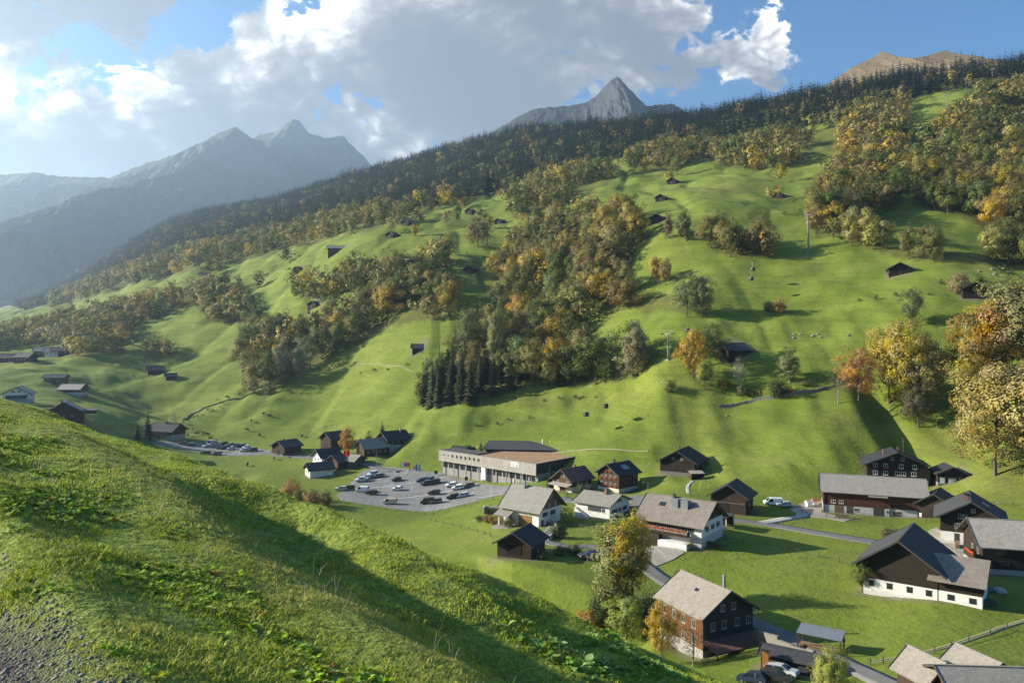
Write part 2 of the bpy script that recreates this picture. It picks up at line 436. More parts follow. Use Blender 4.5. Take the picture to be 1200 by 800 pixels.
# ------------------------------------------------------------------ ground sheet (fine near the path, coarse far away)
def build_ground():
    ang = np.concatenate([np.linspace(-66,-42,90,endpoint=False), np.linspace(-42,42,760,endpoint=False), np.linspace(42,60,70)])
    ang = np.radians(ang); rad = np.concatenate([np.exp(np.linspace(math.log(.7), math.log(75), 430, endpoint=False)),
                                                np.exp(np.linspace(math.log(75), math.log(3100), 430))])
    A, D = np.meshgrid(ang, rad)
    X, Y = D*np.sin(A), D*np.cos(A)
    Z = height(X, Y)
    na, nr = len(ang), len(rad)
    verts = np.stack([X,Y,Z],-1).reshape(-1,3)
    i = np.arange(nr-1)[:,None]*na + np.arange(na-1)[None]
    faces = np.stack([i, i+1, i+na+1, i+na],-1).reshape(-1,4)[:, ::-1]
    me = np_mesh('ground', verts, faces, [MEADOW], smooth=True)
    # masks: where the ground itself is something else than green pasture
    nearz = near_hill(X, Y); isnear = (Z <= nearz+1.0) & (Y < 110)
    s = (X+Y)*.7071; px, py = 600+F*X/np.maximum(Y,.1), 400-F*Z/np.maximum(Y,.1)
    gravel = np.where(isnear, 1-sstep(1.0, 1.6, s+.25*fbm(X*1.1,Y*1.1,3)), 0)
    nb = np.where(isnear, 1-sstep(45, 80, Y), 0)
    dry = np.where(isnear, np.exp(-((s-4.2)/.9)**2)*.9, 0)
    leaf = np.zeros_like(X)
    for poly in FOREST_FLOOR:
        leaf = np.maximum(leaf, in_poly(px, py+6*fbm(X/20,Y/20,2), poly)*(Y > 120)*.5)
    # steep banks with rank brown growth
    br = np.zeros_like(X)
    for (cx, cy, rx, ry, a) in BRACKEN:
        br = np.maximum(br, a*np.exp(-((px-cx)/rx)**2-((py-cy)/ry)**2)*(Y > 120))
    worn = np.zeros_like(X)
    for (hx,hy,hr,hl,hw) in FOOTPRINTS:
        c_, s_ = math.cos(hr), math.sin(hr); dx, dy = X-hx, Y-hy; a_ = np.abs(dx*c_+dy*s_)-hl/2; b_ = np.abs(-dx*s_+dy*c_)-hw/2
        worn = np.maximum(worn, 1-sstep(.6, 2.6, np.hypot(np.maximum(a_,0), np.maximum(b_,0))))
    worn *= (Y > 100)
    c1 = np.stack([dry, leaf, nb, np.ones_like(dry)],-1).reshape(-1,4).astype(np.float32)
    c2 = np.stack([gravel, br, worn, np.ones_like(dry)],-1).reshape(-1,4).astype(np.float32)
    for nm, c in (('mask',c1),('mask2',c2)):
        at = me.attributes.new(nm, 'FLOAT_COLOR', 'POINT'); at.data.foreach_set('color', c.ravel())
    return tag(mesh_obj('ground', me), kind='structure')

BRACKEN = [(1000,490,50,14,.6),(1115,520,40,40,.6),(830,500,60,25,.35),(620,492,30,12,.4),(340,395,30,14,.5),(1180,560,40,40,.6),(820,450,25,8,.5),(640,470,60,10,.5),(860,222,60,8,.6),(1150,310,60,8,.5),(1190,470,60,30,.5)]
FOREST_FLOOR = []
FOOTPRINTS = []

# ------------------------------------------------------------------ mountains
def mountain(name, crest, Yc, slope, material, base, sl_back=.9, seed=0, rib=1.0, jag=1.0):
    cp = np.array(crest, float)
    x0, x1 = cp[0,0], cp[-1,0]
    px = np.linspace(x0, x1, int((x1-x0)*1.5)+40)
    zc = (400-np.interp(px, cp[:,0], cp[:,1]))/F*Yc
    X = (px-600)/F*Yc
    w = (max(zc)-base)/slope
    dy = np.concatenate([np.linspace(-w, 0, 190, endpoint=False), np.linspace(0, w*.5, 40)])
    XX, DY = np.meshgrid(X, dy); ZC = np.repeat(zc[None], len(dy), 0)
    q = Yc/3000.0
    n = fbm(XX/260/q+seed, DY/700/q+seed*3, 6, .58); rd = 1-np.abs(fbm(XX/150/q+seed*7, DY/620/q+2, 6, .6))*2
    dist = np.abs(DY)
    sl = np.where(DY < 0, slope*(1-.25*sstep(0, w, dist)), sl_back)
    Z = ZC - sl*dist + q*(sstep(0, 260*q, dist)*(70*rib*n + 60*rib*(rd-.6)) + jag*8*fbm(XX/38/q+seed, DY/60/q, 4)*(1-sstep(0,400*q,dist)*.3))
    Z = np.maximum(Z, base-60)
    YY = Yc+DY + 60*fbm(XX/400+9, DY*0+seed, 2)*sstep(0,150,dist)
    na = len(px)
    i = np.arange(len(dy)-1)[:,None]*na + np.arange(na-1)[None]
    me = np_mesh(name, np.stack([XX,YY,Z],-1).reshape(-1,3), np.stack([i,i+1,i+na+1,i+na],-1).reshape(-1,4)[:, ::-1], [material], smooth=False)
    return tag(mesh_obj(name, me), kind='structure')

# ------------------------------------------------------------------ sky, sun, air, camera
def build_world():
    w = bpy.data.worlds.new('World'); SC.world = w; w.use_nodes = True
    t = NT(w.node_tree); bg = w.node_tree.nodes['Background']
    sky = t.new('ShaderNodeTexSky', sky_type='NISHITA'); sky.sun_disc = False
    sky.sun_elevation = SUN_EL; sky.sun_rotation = SUN_AZ
    sky.altitude = 1000; sky.air_density = 1.0; sky.dust_density = .6; sky.ozone_density = 2.0
    d = t.new('ShaderNodeTexCoord').outputs['Generated']
    # clouds: upper and lower edges of each bank as a function of bearing (read off the photograph), broken up by noise
    sp = t.new('ShaderNodeSeparateXYZ'); t.set(sp.inputs[0], d)
    y = t.math('MAXIMUM', sp.outputs[1], .12)
    U = t.math('DIVIDE', sp.outputs[0], y); H = t.math('DIVIDE', sp.outputs[2], y)
    def curve(fac, pts):
        nd = t.new('ShaderNodeFloatCurve'); c = nd.mapping.curves[0]
        pts = [((px+600)/2400, (py+300)/700) for px, py in pts]
        c.points[0].location = pts[0]; c.points[1].location = pts[-1]
        for p in pts[1:-1]: c.points.new(*p)
        for p in c.points: p.handle_type = 'VECTOR'
        nd.mapping.update(); t.set(nd.inputs['Value'], fac); return nd.outputs[0]
    def cover(du, dh, detail):
        u = t.math('ADD', U, du); h = t.math('ADD', H, dh)
        cb = t.new('ShaderNodeCombineXYZ'); t.set(cb.inputs[0], u); t.set(cb.inputs[1], t.math('MULTIPLY', h, 1.3))
        uv = cb.outputs[0]
        n = t.noise(uv, 6.5, detail, .60, 0, '2D'); nb = t.noise(uv, 20, max(1, detail-3), .6, .4, '2D')
        fx = t.math('MULTIPLY_ADD', u, F/2400, .5)                        # (px+600)/2400
        fy = t.math('MULTIPLY_ADD', h, -F/700, 1.0)                        # (py+300)/700
        best = None
        for up, lo in CLOUD_BANKS:
            sd = t.math('MINIMUM', t.math('SUBTRACT', fy, curve(fx, up)), t.math('SUBTRACT', curve(fx, lo), fy))
            best = sd if best is None else t.math('MAXIMUM', best, sd)
        best = t.math('MULTIPLY', best, 700/62.0)
        best = t.math('MINIMUM', t.math('MAXIMUM', best, -2.4), .78)
        c = t.math('ADD', best, t.math('MULTIPLY_ADD', n, 4.9, -2.35))
        return t.math('ADD', c, t.math('MULTIPLY_ADD', t.math('ABSOLUTE', t.math('SUBTRACT', nb, .5)), -3.2, .36))
    c0 = cover(0, 0, 9)
    ks = [cover(-.020, .018, 6), cover(-.05, .045, 4), cover(-.10, .085, 2)]
    alpha = t.maprange(c0, -.20, .26, 0, 1, True)
    thick = None
    for kk, wgt in zip(ks, (.8, 1.0, 1.0)):
        x = t.math('MULTIPLY', t.maprange(kk, -.3, 1.5), wgt)
        thick = x if thick is None else t.math('ADD', thick, x)
    thick = t.math('ADD', thick, t.maprange(c0, 0, 2.2, 0, .55))
    lit = t.math('EXPONENT', t.math('MULTIPLY', thick, -2.35))
    ccol = t.mix(lit, CLOUD_DARK, CLOUD_LIT)
    skyc = sky.outputs[0]
    hs = t.new('ShaderNodeHueSaturation'); t.set(hs.inputs['Color'], skyc); hs.inputs['Saturation'].default_value = 1.3; hs.inputs['Value'].default_value = SKY_GAIN
    w.cycles.sampling_method = 'MANUAL'; w.cycles.sample_map_resolution = 128
    out = t.mix(alpha, hs.outputs[0], ccol)
    t.set(bg.inputs[0], out); bg.inputs[1].default_value = .08

SKY_GAIN = .8
CLOUD_DARK = (1.1, 1.25, 1.5); CLOUD_LIT = (15, 14.4, 13.4)
CLOUD_BANKS = [
 ([(-600,20),(-300,60),(-60,95),(0,104),(40,96),(85,84),(120,84),(140,70),(160,58),(190,62),(235,84),(262,88),(292,62),(310,40),(340,14),(380,-10),(420,-60),(800,-60),(832,0),(845,60),(900,300),(1200,300),(1300,200),(1500,120),(1800,90)],
  [(-600,330),(0,330),(400,300),(470,230),(560,160),(640,142),(710,128),(760,100),(800,70),(830,30),(850,-60),(900,-100),(1200,-100),(1300,200),(1500,230),(1800,260)]),
 ([(-600,-200),(200,-200),(225,-40),(260,40),(400,100),(720,130),(738,96),(758,62),(778,72),(812,52),(845,40),(880,50),(912,62),(930,120),(1000,300),(1800,300)],
  [(-600,40),(-100,46),(0,46),(60,36),(100,44),(150,62),(190,20),(230,-60),(400,-100),(700,-100),(735,97),(770,100),(805,104),(850,84),(905,68),(925,20),(1000,-100),(1800,-100)]),
]

def build_light():
    sun = bpy.data.lights.new('sun', 'SUN'); sun.energy = 5.0; sun.angle = R(.53); sun.color = (1.0, .92, .77)
    o = bpy.data.objects.new('sun', sun); link(o)
    o.rotation_euler = (-SUN_DIR).to_track_quat('-Z', 'Y').to_euler(); o.location = SUN_DIR*500

HAZE_DENSITY = 0.92e-4
def build_haze(top):
    m = bpy.data.materials.new('haze'); m.use_nodes = True; t = NT(m.node_tree)
    m.node_tree.nodes.remove(m.node_tree.nodes['Principled BSDF'])
    v = t.new('ShaderNodeVolumePrincipled'); v.inputs['Color'].default_value = (.54,.75,1.0,1)
    v.inputs['Density'].default_value = HAZE_DENSITY; v.inputs['Anisotropy'].default_value = .52
    out = [n for n in m.node_tree.nodes if n.type == 'OUTPUT_MATERIAL'][0]
    t.l.new(v.outputs[0], out.inputs['Volume'])
    o = MB().box(-6500, 6500, -150, 8600, -140, top).build('haze', m)
    return tag(o, kind='stuff')

def build_camera():
    cam = bpy.data.cameras.new('camera'); cam.sensor_width = 36; cam.lens = 36*F/1200
    cam.clip_start = .1; cam.clip_end = 12000
    o = bpy.data.objects.new('camera', cam); link(o); o.location = (0,0,0); o.rotation_euler = (R(90),0,0)
    SC.camera = o

def settings():
    SC.render.engine = 'CYCLES'
    c = SC.cycles; c.max_bounces = 5; c.diffuse_bounces = 3; c.glossy_bounces = 2; c.transmission_bounces = 3; c.transparent_max_bounces = 6
    c.volume_bounces = 0; c.use_denoising = True; c.sample_clamp_indirect = 6
    c.use_adaptive_sampling = True; c.adaptive_threshold = .015
    try: c.denoiser = 'OPENIMAGEDENOISE'
    except Exception: pass
    v = SC.view_settings; v.view_transform = 'Standard'; v.look = 'None'; v.exposure = EXPOSURE; v.gamma = 1; v.use_curve_mapping = False
EXPOSURE = 1.58

# ------------------------------------------------------------------ trees
def leaf_material(name, per_object=True, trans=.28):
    m = bpy.data.materials.new(name); m.use_nodes = True; t = NT(m.node_tree)
    b = m.node_tree.nodes['Principled BSDF']; b.inputs['Roughness'].default_value = .6; b.inputs['Specular IOR Level'].default_value = .08
    if per_object: base = t.new('ShaderNodeObjectInfo').outputs['Color']
    else: base = t.new('ShaderNodeAttribute', attribute_name='tint').outputs['Color']
    tone = t.new('ShaderNodeAttribute', attribute_name='tone'); s = t.new('ShaderNodeSeparateColor'); t.set(s.inputs[0], tone.outputs['Color'])
    hs = t.new('ShaderNodeHueSaturation'); t.set(hs.inputs['Color'], base)
    t.set(hs.inputs['Hue'], t.maprange(s.outputs[0], 0, 1, .488, .520)); t.set(hs.inputs['Value'], t.maprange(s.outputs[1], 0, 1, .74, 1.32))
    t.set(hs.inputs['Saturation'], t.maprange(s.outputs[2], 0, 1, .8, 1.2))
    t.set(b.inputs['Base Color'], hs.outputs[0])
    tr = t.new('ShaderNodeBsdfTranslucent'); t.set(tr.inputs[0], hs.outputs[0])
    mx = t.new('ShaderNodeMixShader'); mx.inputs[0].default_value = trans
    t.l.new(b.outputs[0], mx.inputs[1]); t.l.new(tr.outputs[0], mx.inputs[2])
    out = [n for n in m.node_tree.nodes if n.type == 'OUTPUT_MATERIAL'][0]; t.l.new(mx.outputs[0], out.inputs['Surface'])
    return m
LEAF = leaf_material('leaves'); LEAF_FAR = leaf_material('leaves_far', False)
def bark_material(name, c):
    m, t, b = mat(name, .95, .1); n = t.noise(t.mapping(obj_co(t), (3,3,.6)), 2.5, 4, .7)
    t.set(b.inputs['Base Color'], t.ramp(n, [(.3, sc3(c,.5)), (.7, sc3(c,1.3))])); t.set(b.inputs['Normal'], t.bump(n, .5, .08)); return m
BARK = bark_material('bark', (.13,.105,.08)); BARK_PALE = bark_material('bark_pale', (.30,.28,.24))

def quads(P, N, size, g, aspect=1.0):
    """leaf-clump faces centred on P with normals N"""
    n = len(P); N = N/np.maximum(np.linalg.norm(N, axis=1, keepdims=True), 1e-6)
    r = g.normal(size=(n,3)); T = np.cross(N, r); T /= np.maximum(np.linalg.norm(T, axis=1, keepdims=True), 1e-6); B = np.cross(N, T)
    s = (size*g.uniform(.6,1.35,n))[:,None]*.5
    a = T*s; b = B*s*aspect
    k = g.uniform(.55,1.0,(n,4,1))
    V = np.stack([P-a*k[:,0], P-b*k[:,1], P+a*k[:,2], P+b*k[:,3]], 1) + N[:,None]*(g.uniform(-.25,.25,(n,4,1))*s[:,None])
    return V.reshape(-1,3), np.arange(4*n).reshape(n,4)

def set_tone(me, tone):
    at = me.attributes.new('tone', 'FLOAT_COLOR', 'FACE'); c = np.concatenate([tone, np.ones((len(tone),1))],1).astype(np.float32)
    at.data.foreach_set('color', c.ravel())

def crown_arrays(seed, nclump, per, leaf, rx=.33, rz=.40, zc=.60, rc=.115, base=.2, hollow=.55, lean=0.0):
    g = np.random.default_rng(seed)
    d = g.normal(size=(nclump,3)); d /= np.linalg.norm(d, axis=1, keepdims=True)
    rad = g.uniform(hollow, 1.0, nclump)**.6
    lump = 1+.22*np.sin(3*np.arctan2(d[:,1], d[:,0])+g.uniform(0,6))+.16*np.sin(4*d[:,2]+2*np.arctan2(d[:,1],d[:,0])+g.uniform(0,6))
    C = d*np.array([rx,rx,rz])*(rad*lump)[:,None]+np.array([0,0,zc])
    C[:,0] += lean*(C[:,2]-.3)
    C[:,:2] *= (1-.35*sstep(.75,1.05,C[:,2]))[:,None]
    C[:,2] = np.maximum(C[:,2], base+.03*g.random(nclump))
    R_ = rc*g.uniform(.65,1.35,nclump)
    P = []; N = []; T = []; NS = []
    for c, r in zip(C, R_):
        n = int(per*g.uniform(.6,1.4)*(r/rc)**1.5)+1
        e = g.normal(size=(n,3)); e /= np.linalg.norm(e, axis=1, keepdims=True)
        q = c+e*(r*g.uniform(.35,1.08,n)**.5)[:,None]*np.array([1,1,.8])
        out = e*.75+(c-np.array([0,0,zc-.1]))/np.array([rx,rx,rz])*.85+g.normal(size=(n,3))*.26+np.array([0,0,.15])
        P.append(q); N.append(out); NS.append(e*.65+(c-np.array([0,0,zc-.1]))/np.array([rx,rx,rz])*.8+np.array([0,0,.12])+g.normal(size=(n,3))*.06)
        ct = np.array([g.random(), g.uniform(.15,.85), g.random()])
        T.append(np.clip(ct+g.normal(size=(n,3))*np.array([.10,.09,.10]),0,1))
    P = np.concatenate(P); N = np.concatenate(N); T = np.concatenate(T)
    SN = np.concatenate(NS); crown_arrays.ns = np.repeat(SN/np.linalg.norm(SN,axis=1,keepdims=True), 4, 0)
    return (*quads(P, N, leaf, g), T)

def trunk_mb(seed, limbs=5, r=.017, top=.62, spread=.22, start=.2):
    g = random.Random(seed); mb = MB()
    pts = [Vector((0,0,-.03))]; x = y = 0
    for i in range(1,6):
        x += g.uniform(-.012,.012); y += g.uniform(-.012,.012); pts.append(Vector((x,y,top*i/5)))
    rr = [r*1.35]+[r*(1-.75*i/5) for i in range(1,6)]
    for i in range(5): mb.tube(pts[i], pts[i+1], rr[i], rr[i+1], 7)
    for k in range(limbs):
        z = g.uniform(start, top*.85); p = Vector((0,0,z)); a = g.uniform(0,6.28)
        e = p+Vector((math.cos(a)*spread*g.uniform(.6,1), math.sin(a)*spread*g.uniform(.6,1), g.uniform(.08,.24)))
        m = (p+e)/2+Vector((0,0,-.02))
        mb.tube(p, m, r*.5, r*.34, 5); mb.tube(m, e, r*.34, r*.12, 5)
    return mb

def crown_mesh(name, *a, **k):
    V, Fc, T = crown_arrays(*a, **k); me = np_mesh(name, V, Fc, [LEAF], smooth=True); set_tone(me, T)
    if len(me.vertices) == len(crown_arrays.ns): me.normals_split_custom_set_from_vertices(crown_arrays.ns.tolist())
    return me

def conifer_arrays(seed, layers, per, detail, rx=.17, base=.06, droop=.35):
    g = np.random.default_rng(seed); P=[]; N=[]; S=[]; T=[]
    V=[]; Fc=[]; nv=0
    for i in range(layers):
        f = (i+g.uniform(-.3,.3))/layers; z = base+(1-base)*np.clip(f,0,1)**.92
        r = rx*(1-np.clip(f,0,.985))**.85*g.uniform(.78,1.15)
        nb = max(4, int(per*(1-.6*f)))
        for k in range(nb):
            a = 2*math.pi*(k+g.uniform(-.4,.4))/nb; rr = r*g.uniform(.7,1.15); L = detail
            dirv = np.array([math.cos(a), math.sin(a)]); side = np.array([-dirv[1], dirv[0]])
            z1 = z+g.uniform(-.01,.01)
            wid = rr*.42*g.uniform(.8,1.3)
            prev = None
            for s in range(L+1):
                q = s/L; w = wid*(1-.75*q)*(0.5 if s == 0 else 1); zz = z1-droop*rr*q*q+ .03*rr*q
                c = dirv*rr*q
                row = [np.array([*(c+side*w), zz-w*.45]), np.array([*c, zz]), np.array([*(c-side*w), zz-w*.45])]
                V += row
                if prev is not None:
                    Fc += [(prev, prev+1, nv+1, nv), (prev+1, prev+2, nv+2, nv+1)]; T += [(g.random(), g.uniform(.2,.8), g.random())]*2
                prev = nv; nv += 3
    return np.array(V), np.array(Fc), np.array(T)
def conifer_mesh(name, *a, **k):
    V, Fc, T = conifer_arrays(*a, **k); me = np_mesh(name, V, Fc, [LEAF]); set_tone(me, T); return me

# prototypes (unit height)
BL_MID = [crown_mesh('crown', 100+i, 30+4*(i%3), 110, .036, rx=[.30,.36,.27,.40,.33,.37][i%6], rz=[.42,.38,.43,.34,.40,.37][i%6], zc=[.57,.60,.56,.63,.58,.61][i%6], rc=.125, base=[.14,.2,.1,.24,.12,.18][i%6]) for i in range(9)]
BL_LOW = [crown_mesh('crown', 200+i, 20, 44, .060, rx=[.33,.38,.29][i%3], rz=[.42,.38,.43][i%3], zc=.58, rc=.145, base=.1) for i in range(7)]
TRUNKS = [trunk_mb(300+i).mesh('trunk', BARK) for i in range(5)]
TRUNK_PALE = [trunk_mb(320+i).mesh('trunk', BARK_PALE) for i in range(2)]
CO_MID = [conifer_mesh('crown', 400+i, 24, 13, 3, rx=[.15,.18,.165,.20][i%4], base=[.05,.09,.03,.07][i%4]) for i in range(4)]
CO_LOW = [conifer_mesh('crown', 420+i, 11, 8, 1, rx=[.18,.22,.20][i%3]) for i in range(5)]
def ctrunk():
    return MB().tube((0,0,-.03),(0,0,.5),.014,.008,6).tube((0,0,.5),(0,0,.985),.008,.001,6).mesh('trunk', BARK)
CO_TRUNK = ctrunk()

TINTS = {  # albedo of the foliage, by what one would call the colour
 'olive':  [(.180,.182,.056),(.165,.170,.052),(.195,.192,.060)],
 'green':  [(.112,.140,.040),(.100,.128,.036),(.126,.150,.044)],
 'rusty':  [(.232,.180,.070),(.218,.170,.066),(.242,.184,.068)],
 'golden': [(.385,.290,.066),(.360,.275,.062),(.395,.280,.060)],
 'brown':  [(.205,.182,.066),(.215,.188,.068),(.190,.170,.062)],
 'pale':   [(.285,.265,.088),(.268,.252,.084),(.300,.272,.090)],
}
N_TREE = {'n': 0}
def broadleaf(x, y, z, H, tint, label, group=None, name='broadleaf_tree', width=1.0, low=False, pale=False, seed=None, crown=None, trunk=None):
    i = N_TREE['n'] if seed is None else seed; N_TREE['n'] += 1
    r = random.Random(i*31+5)
    e = empty(name, (x,y,z-.15), r.uniform(0,6.28)); w = width*r.uniform(.85,1.08); e.scale = (H*w, H*w, H)
    tag(e, label, 'tree', group)
    c = mesh_obj('crown', crown if crown else (BL_LOW[i%len(BL_LOW)] if low else BL_MID[i%len(BL_MID)]), e)
    k = r.uniform(.85,1.15); col = tint if isinstance(tint, tuple) else r.choice(TINTS[tint]); c.color = (col[0]*k*r.uniform(.93,1.07), col[1]*k, col[2]*k, 1)
    mesh_obj('trunk', trunk if trunk else (TRUNK_PALE[i%2] if pale else TRUNKS[i%5]), e)
    return e
def conifer(x, y, z, H, label, group=None, low=False, col=None, width=1.0, name='conifer_tree'):
    i = N_TREE['n']; N_TREE['n'] += 1; r = random.Random(i*17+3)
    e = empty(name, (x,y,z-.15), r.uniform(0,6.28)); w = width*r.uniform(.85,1.15); e.scale = (H*w, H*w, H)
    tag(e, label, 'tree', group)
    c = mesh_obj('crown', CO_LOW[i%5] if low else CO_MID[i%4], e); k = r.uniform(.75,1.2)
    col = col or (.026,.046,.026); c.color = (col[0]*k, col[1]*k, col[2]*k, 1)
    mesh_obj('trunk', CO_TRUNK, e)
    return e

# woods: outline of where the trunks stand (photo pixels), spacing in metres, mix of kinds, heights
MIX_A = dict(olive=6, green=3.4, rusty=1.0, golden=.12, brown=1.6, pale=1.0)
MIX_B = dict(olive=6, green=2.6, rusty=2.0, golden=.3, brown=2.4, pale=1.0)
MIX_G = dict(olive=5, green=4.5, rusty=.5, golden=.4, brown=1.2, pale=.7)
MIX_Y = dict(olive=4, golden=1.6, rusty=1.0, pale=1.6, brown=1, green=1.8)
WOODS = [
 # phrase, outline, spacing, kinds, (hmin,hmax)
 ('the big wood on the middle of the far slope', [(590,318),(600,296),(640,268),(690,255),(742,264),(748,290),(722,332),(690,338),(640,334),(600,340)], 8.5, MIX_B, (16,24)),
 ('the lower wood under the big slope wood', [(560,395),(600,375),(650,358),(700,362),(752,365),(830,366),(834,352),(775,346),(720,345),(660,345),(600,345),(570,372)], 9.1, MIX_A, (15,23)),
 ('the golden wood edge above the lift building', [(600,446),(640,454),(700,450),(748,440),(752,412),(705,398),(690,372),(640,378),(604,396),(590,420)], 7.7, MIX_Y, (15,22)),
 ('the wood on the steep slope below the ski lift', [(1068,225),(1070,185),(1108,152),(1150,118),(1215,104),(1215,276),(1152,268),(1100,248),(1076,242)], 9.3, MIX_B, (16,24)),
 ('the tree row along the upper right meadow', [(985,281),(1003,279),(1060,292),(1130,299),(1215,304),(1215,314),(1130,309),(1060,303),(1000,289)], 6.9, dict(pale=3,olive=3,brown=2,rusty=1), (15,20)),
 ('the rusty wood left of the ski lift cut', [(985,146),(1015,134),(1062,116),(1060,150),(1052,200),(1060,235),(1008,264),(985,272),(955,278),(952,246),(975,225),(995,190)], 9.1, MIX_B, (16,23)),
 ('the slope wood under the spruce ridge', [(800,182),(850,174),(930,162),(985,146),(988,175),(955,182),(925,195),(905,198),(855,198),(825,182)], 11.3, MIX_B, (16,23)),
 ('the thin wood beneath the spruce ridge', [(735,186),(830,168),(836,184),(790,198),(738,203)], 11.3, MIX_A, (15,22)),
 ('the wood strip on the upper middle meadow', [(590,242),(640,216),(690,202),(722,206),(690,228),(640,248),(605,256)], 11.3, MIX_A, (15,22)),
 ('the clump beside the hut on the shaded meadow', [(828,288),(845,282),(880,290),(905,290),(900,300),(868,303),(840,298)], 6.9, dict(brown=3,rusty=2,olive=2), (14,20)),
 ('the dark wood left of the centre meadow', [(285,458),(320,457),(362,432),(420,402),(470,378),(530,372),(542,357),(500,342),(450,347),(400,372),(340,388),(300,402),(282,425)], 9.3, MIX_G, (15,23)),
 ('the wood belt over the left centre slope', [(222,352),(250,380),(290,380),(302,366),(262,343),(235,340)], 8.7, MIX_A, (15,22)),
 ('the tree belt below the long farmhouse', [(338,350),(380,338),(432,322),(442,318),(434,336),(372,353)], 8.2, MIX_A, (15,20)),
 ('the rounded wood above the centre meadow', [(440,330),(480,318),(526,298),(522,320),(500,340),(450,342)], 8.7, MIX_G, (16,22)),
 ('the wood on the valley floor far left', [(-30,404),(0,396),(60,384),(120,368),(205,350),(218,358),(150,386),(146,412),(92,420),(62,404),(0,410),(-30,415)], 10.1, MIX_A, (15,22)),
 ('the mixed grove among the spruces above the lift building', [(488,478),(500,462),(518,445),(545,408),(582,388),(602,430),(612,455),(562,470),(520,476)], 10.5, dict(olive=4,green=2,pale=2,brown=1), (15,21)),
 ('the small copse on the left meadow', [(172,412),(200,408),(206,418),(180,421)], 7.5, MIX_G, (9,13)),
 ('the hillside wood in the haze', [(60,362),(110,346),(200,322),(250,316),(330,294),(430,271),(500,251),(545,234),(640,222),(700,204),(745,190),(700,197),(640,212),(560,228),(470,244),(400,254),(330,270),(230,290),(130,322),(60,347)], 13.2, MIX_A, (15,22)),
 ('the scattered trees of the upper left meadows', [(230,322),(330,308),(400,300),(480,262),(560,240),(600,262),(545,285),(480,300),(400,318),(330,338),(250,340)], 42.7, MIX_A, (12,18)),
 ('the scattered trees of the upper right meadows', [(600,262),(700,212),(800,205),(940,205),(920,250),(760,250),(750,240),(640,262)], 60.3, MIX_B, (9,16)),
]
CONIFER_WOODS = [
 ('the dark spruce clump above the lift building', [(488,478),(500,458),(518,440),(545,405),(582,388),(602,430),(612,455),(562,470),(520,476)], 7.4, (15,24)),
 ('the spruce ridge along the skyline', [(1225,60),(1100,72),(1000,88),(930,106),(850,122),(760,138),(700,143),(620,149),(540,168),(440,190),(380,206),(320,224),(246,240),(200,252),(150,276),(100,310),(50,340),(10,356),(30,363),(90,346),(140,324),(215,294),(300,272),(400,256),(470,247),(560,229),(640,210),(700,191),(780,174),(850,163),(930,153),(990,135),(1055,119),(1100,107),(1150,101),(1225,97)], 6.6, (15,25)),
]
def sample_wood(poly, spacing, seed):
    g = np.random.default_rng(seed); xs = [p[0] for p in poly]; ys = [p[1] for p in poly]
    if _TAB is None: _table()
    ar = abs(sum(poly[i][0]*poly[(i+1)%len(poly)][1]-poly[(i+1)%len(poly)][0]*poly[i][1] for i in range(len(poly))))/2
    vY = [ground_xy(*q)[1] for q in poly]; y0, y1 = min(vY)*.93, max(vY)*1.16
    area = ar/F/F*((y0+y1)/2)**2*6
    n = int(min(600000, max(30000, 9*(max(xs)-min(xs))/F*(y1*y1-y0*y0)/2/spacing**2)))
    px = g.uniform(min(xs), max(xs), n); Y = np.sqrt(g.uniform(y0*y0, y1*y1, n))
    row = np.clip(np.round((px+120)/4).astype(int), 0, len(_PXS)-1); ci = np.clip(np.searchsorted(_Ys, Y), 0, len(_Ys)-1)
    py = 400-F*_TAB[row, ci]
    ok = in_poly(px, py, poly); px = px[ok]; Y = Y[ok]
    X = (px-600)/F*Y; S = spacing*g.uniform(.75, 1.1, len(X)); cells = {}; out = []
    for x, y, sp in zip(X.tolist(), Y.tolist(), S.tolist()):
        ci, cj = int(x//spacing), int(y//spacing); good = True; s2 = sp*sp
        for i in (ci-1, ci, ci+1):
            for j in (cj-1, cj, cj+1):
                for (a, b) in cells.get((i,j), ()):
                    if (a-x)*(a-x)+(b-y)*(b-y) < s2: good = False; break
                if not good: break
            if not good: break
        if good: cells.setdefault((ci,cj), []).append((x,y)); out.append((x,y))
    return out
def gaps(pts, scale, lim, seed):
    if not pts: return pts
    a = np.array(pts); k = fbm(a[:,0]/scale+seed*3.7, a[:,1]/(scale*1.5)+seed, 2) < lim
    return [q for q, ok in zip(pts, k) if ok]

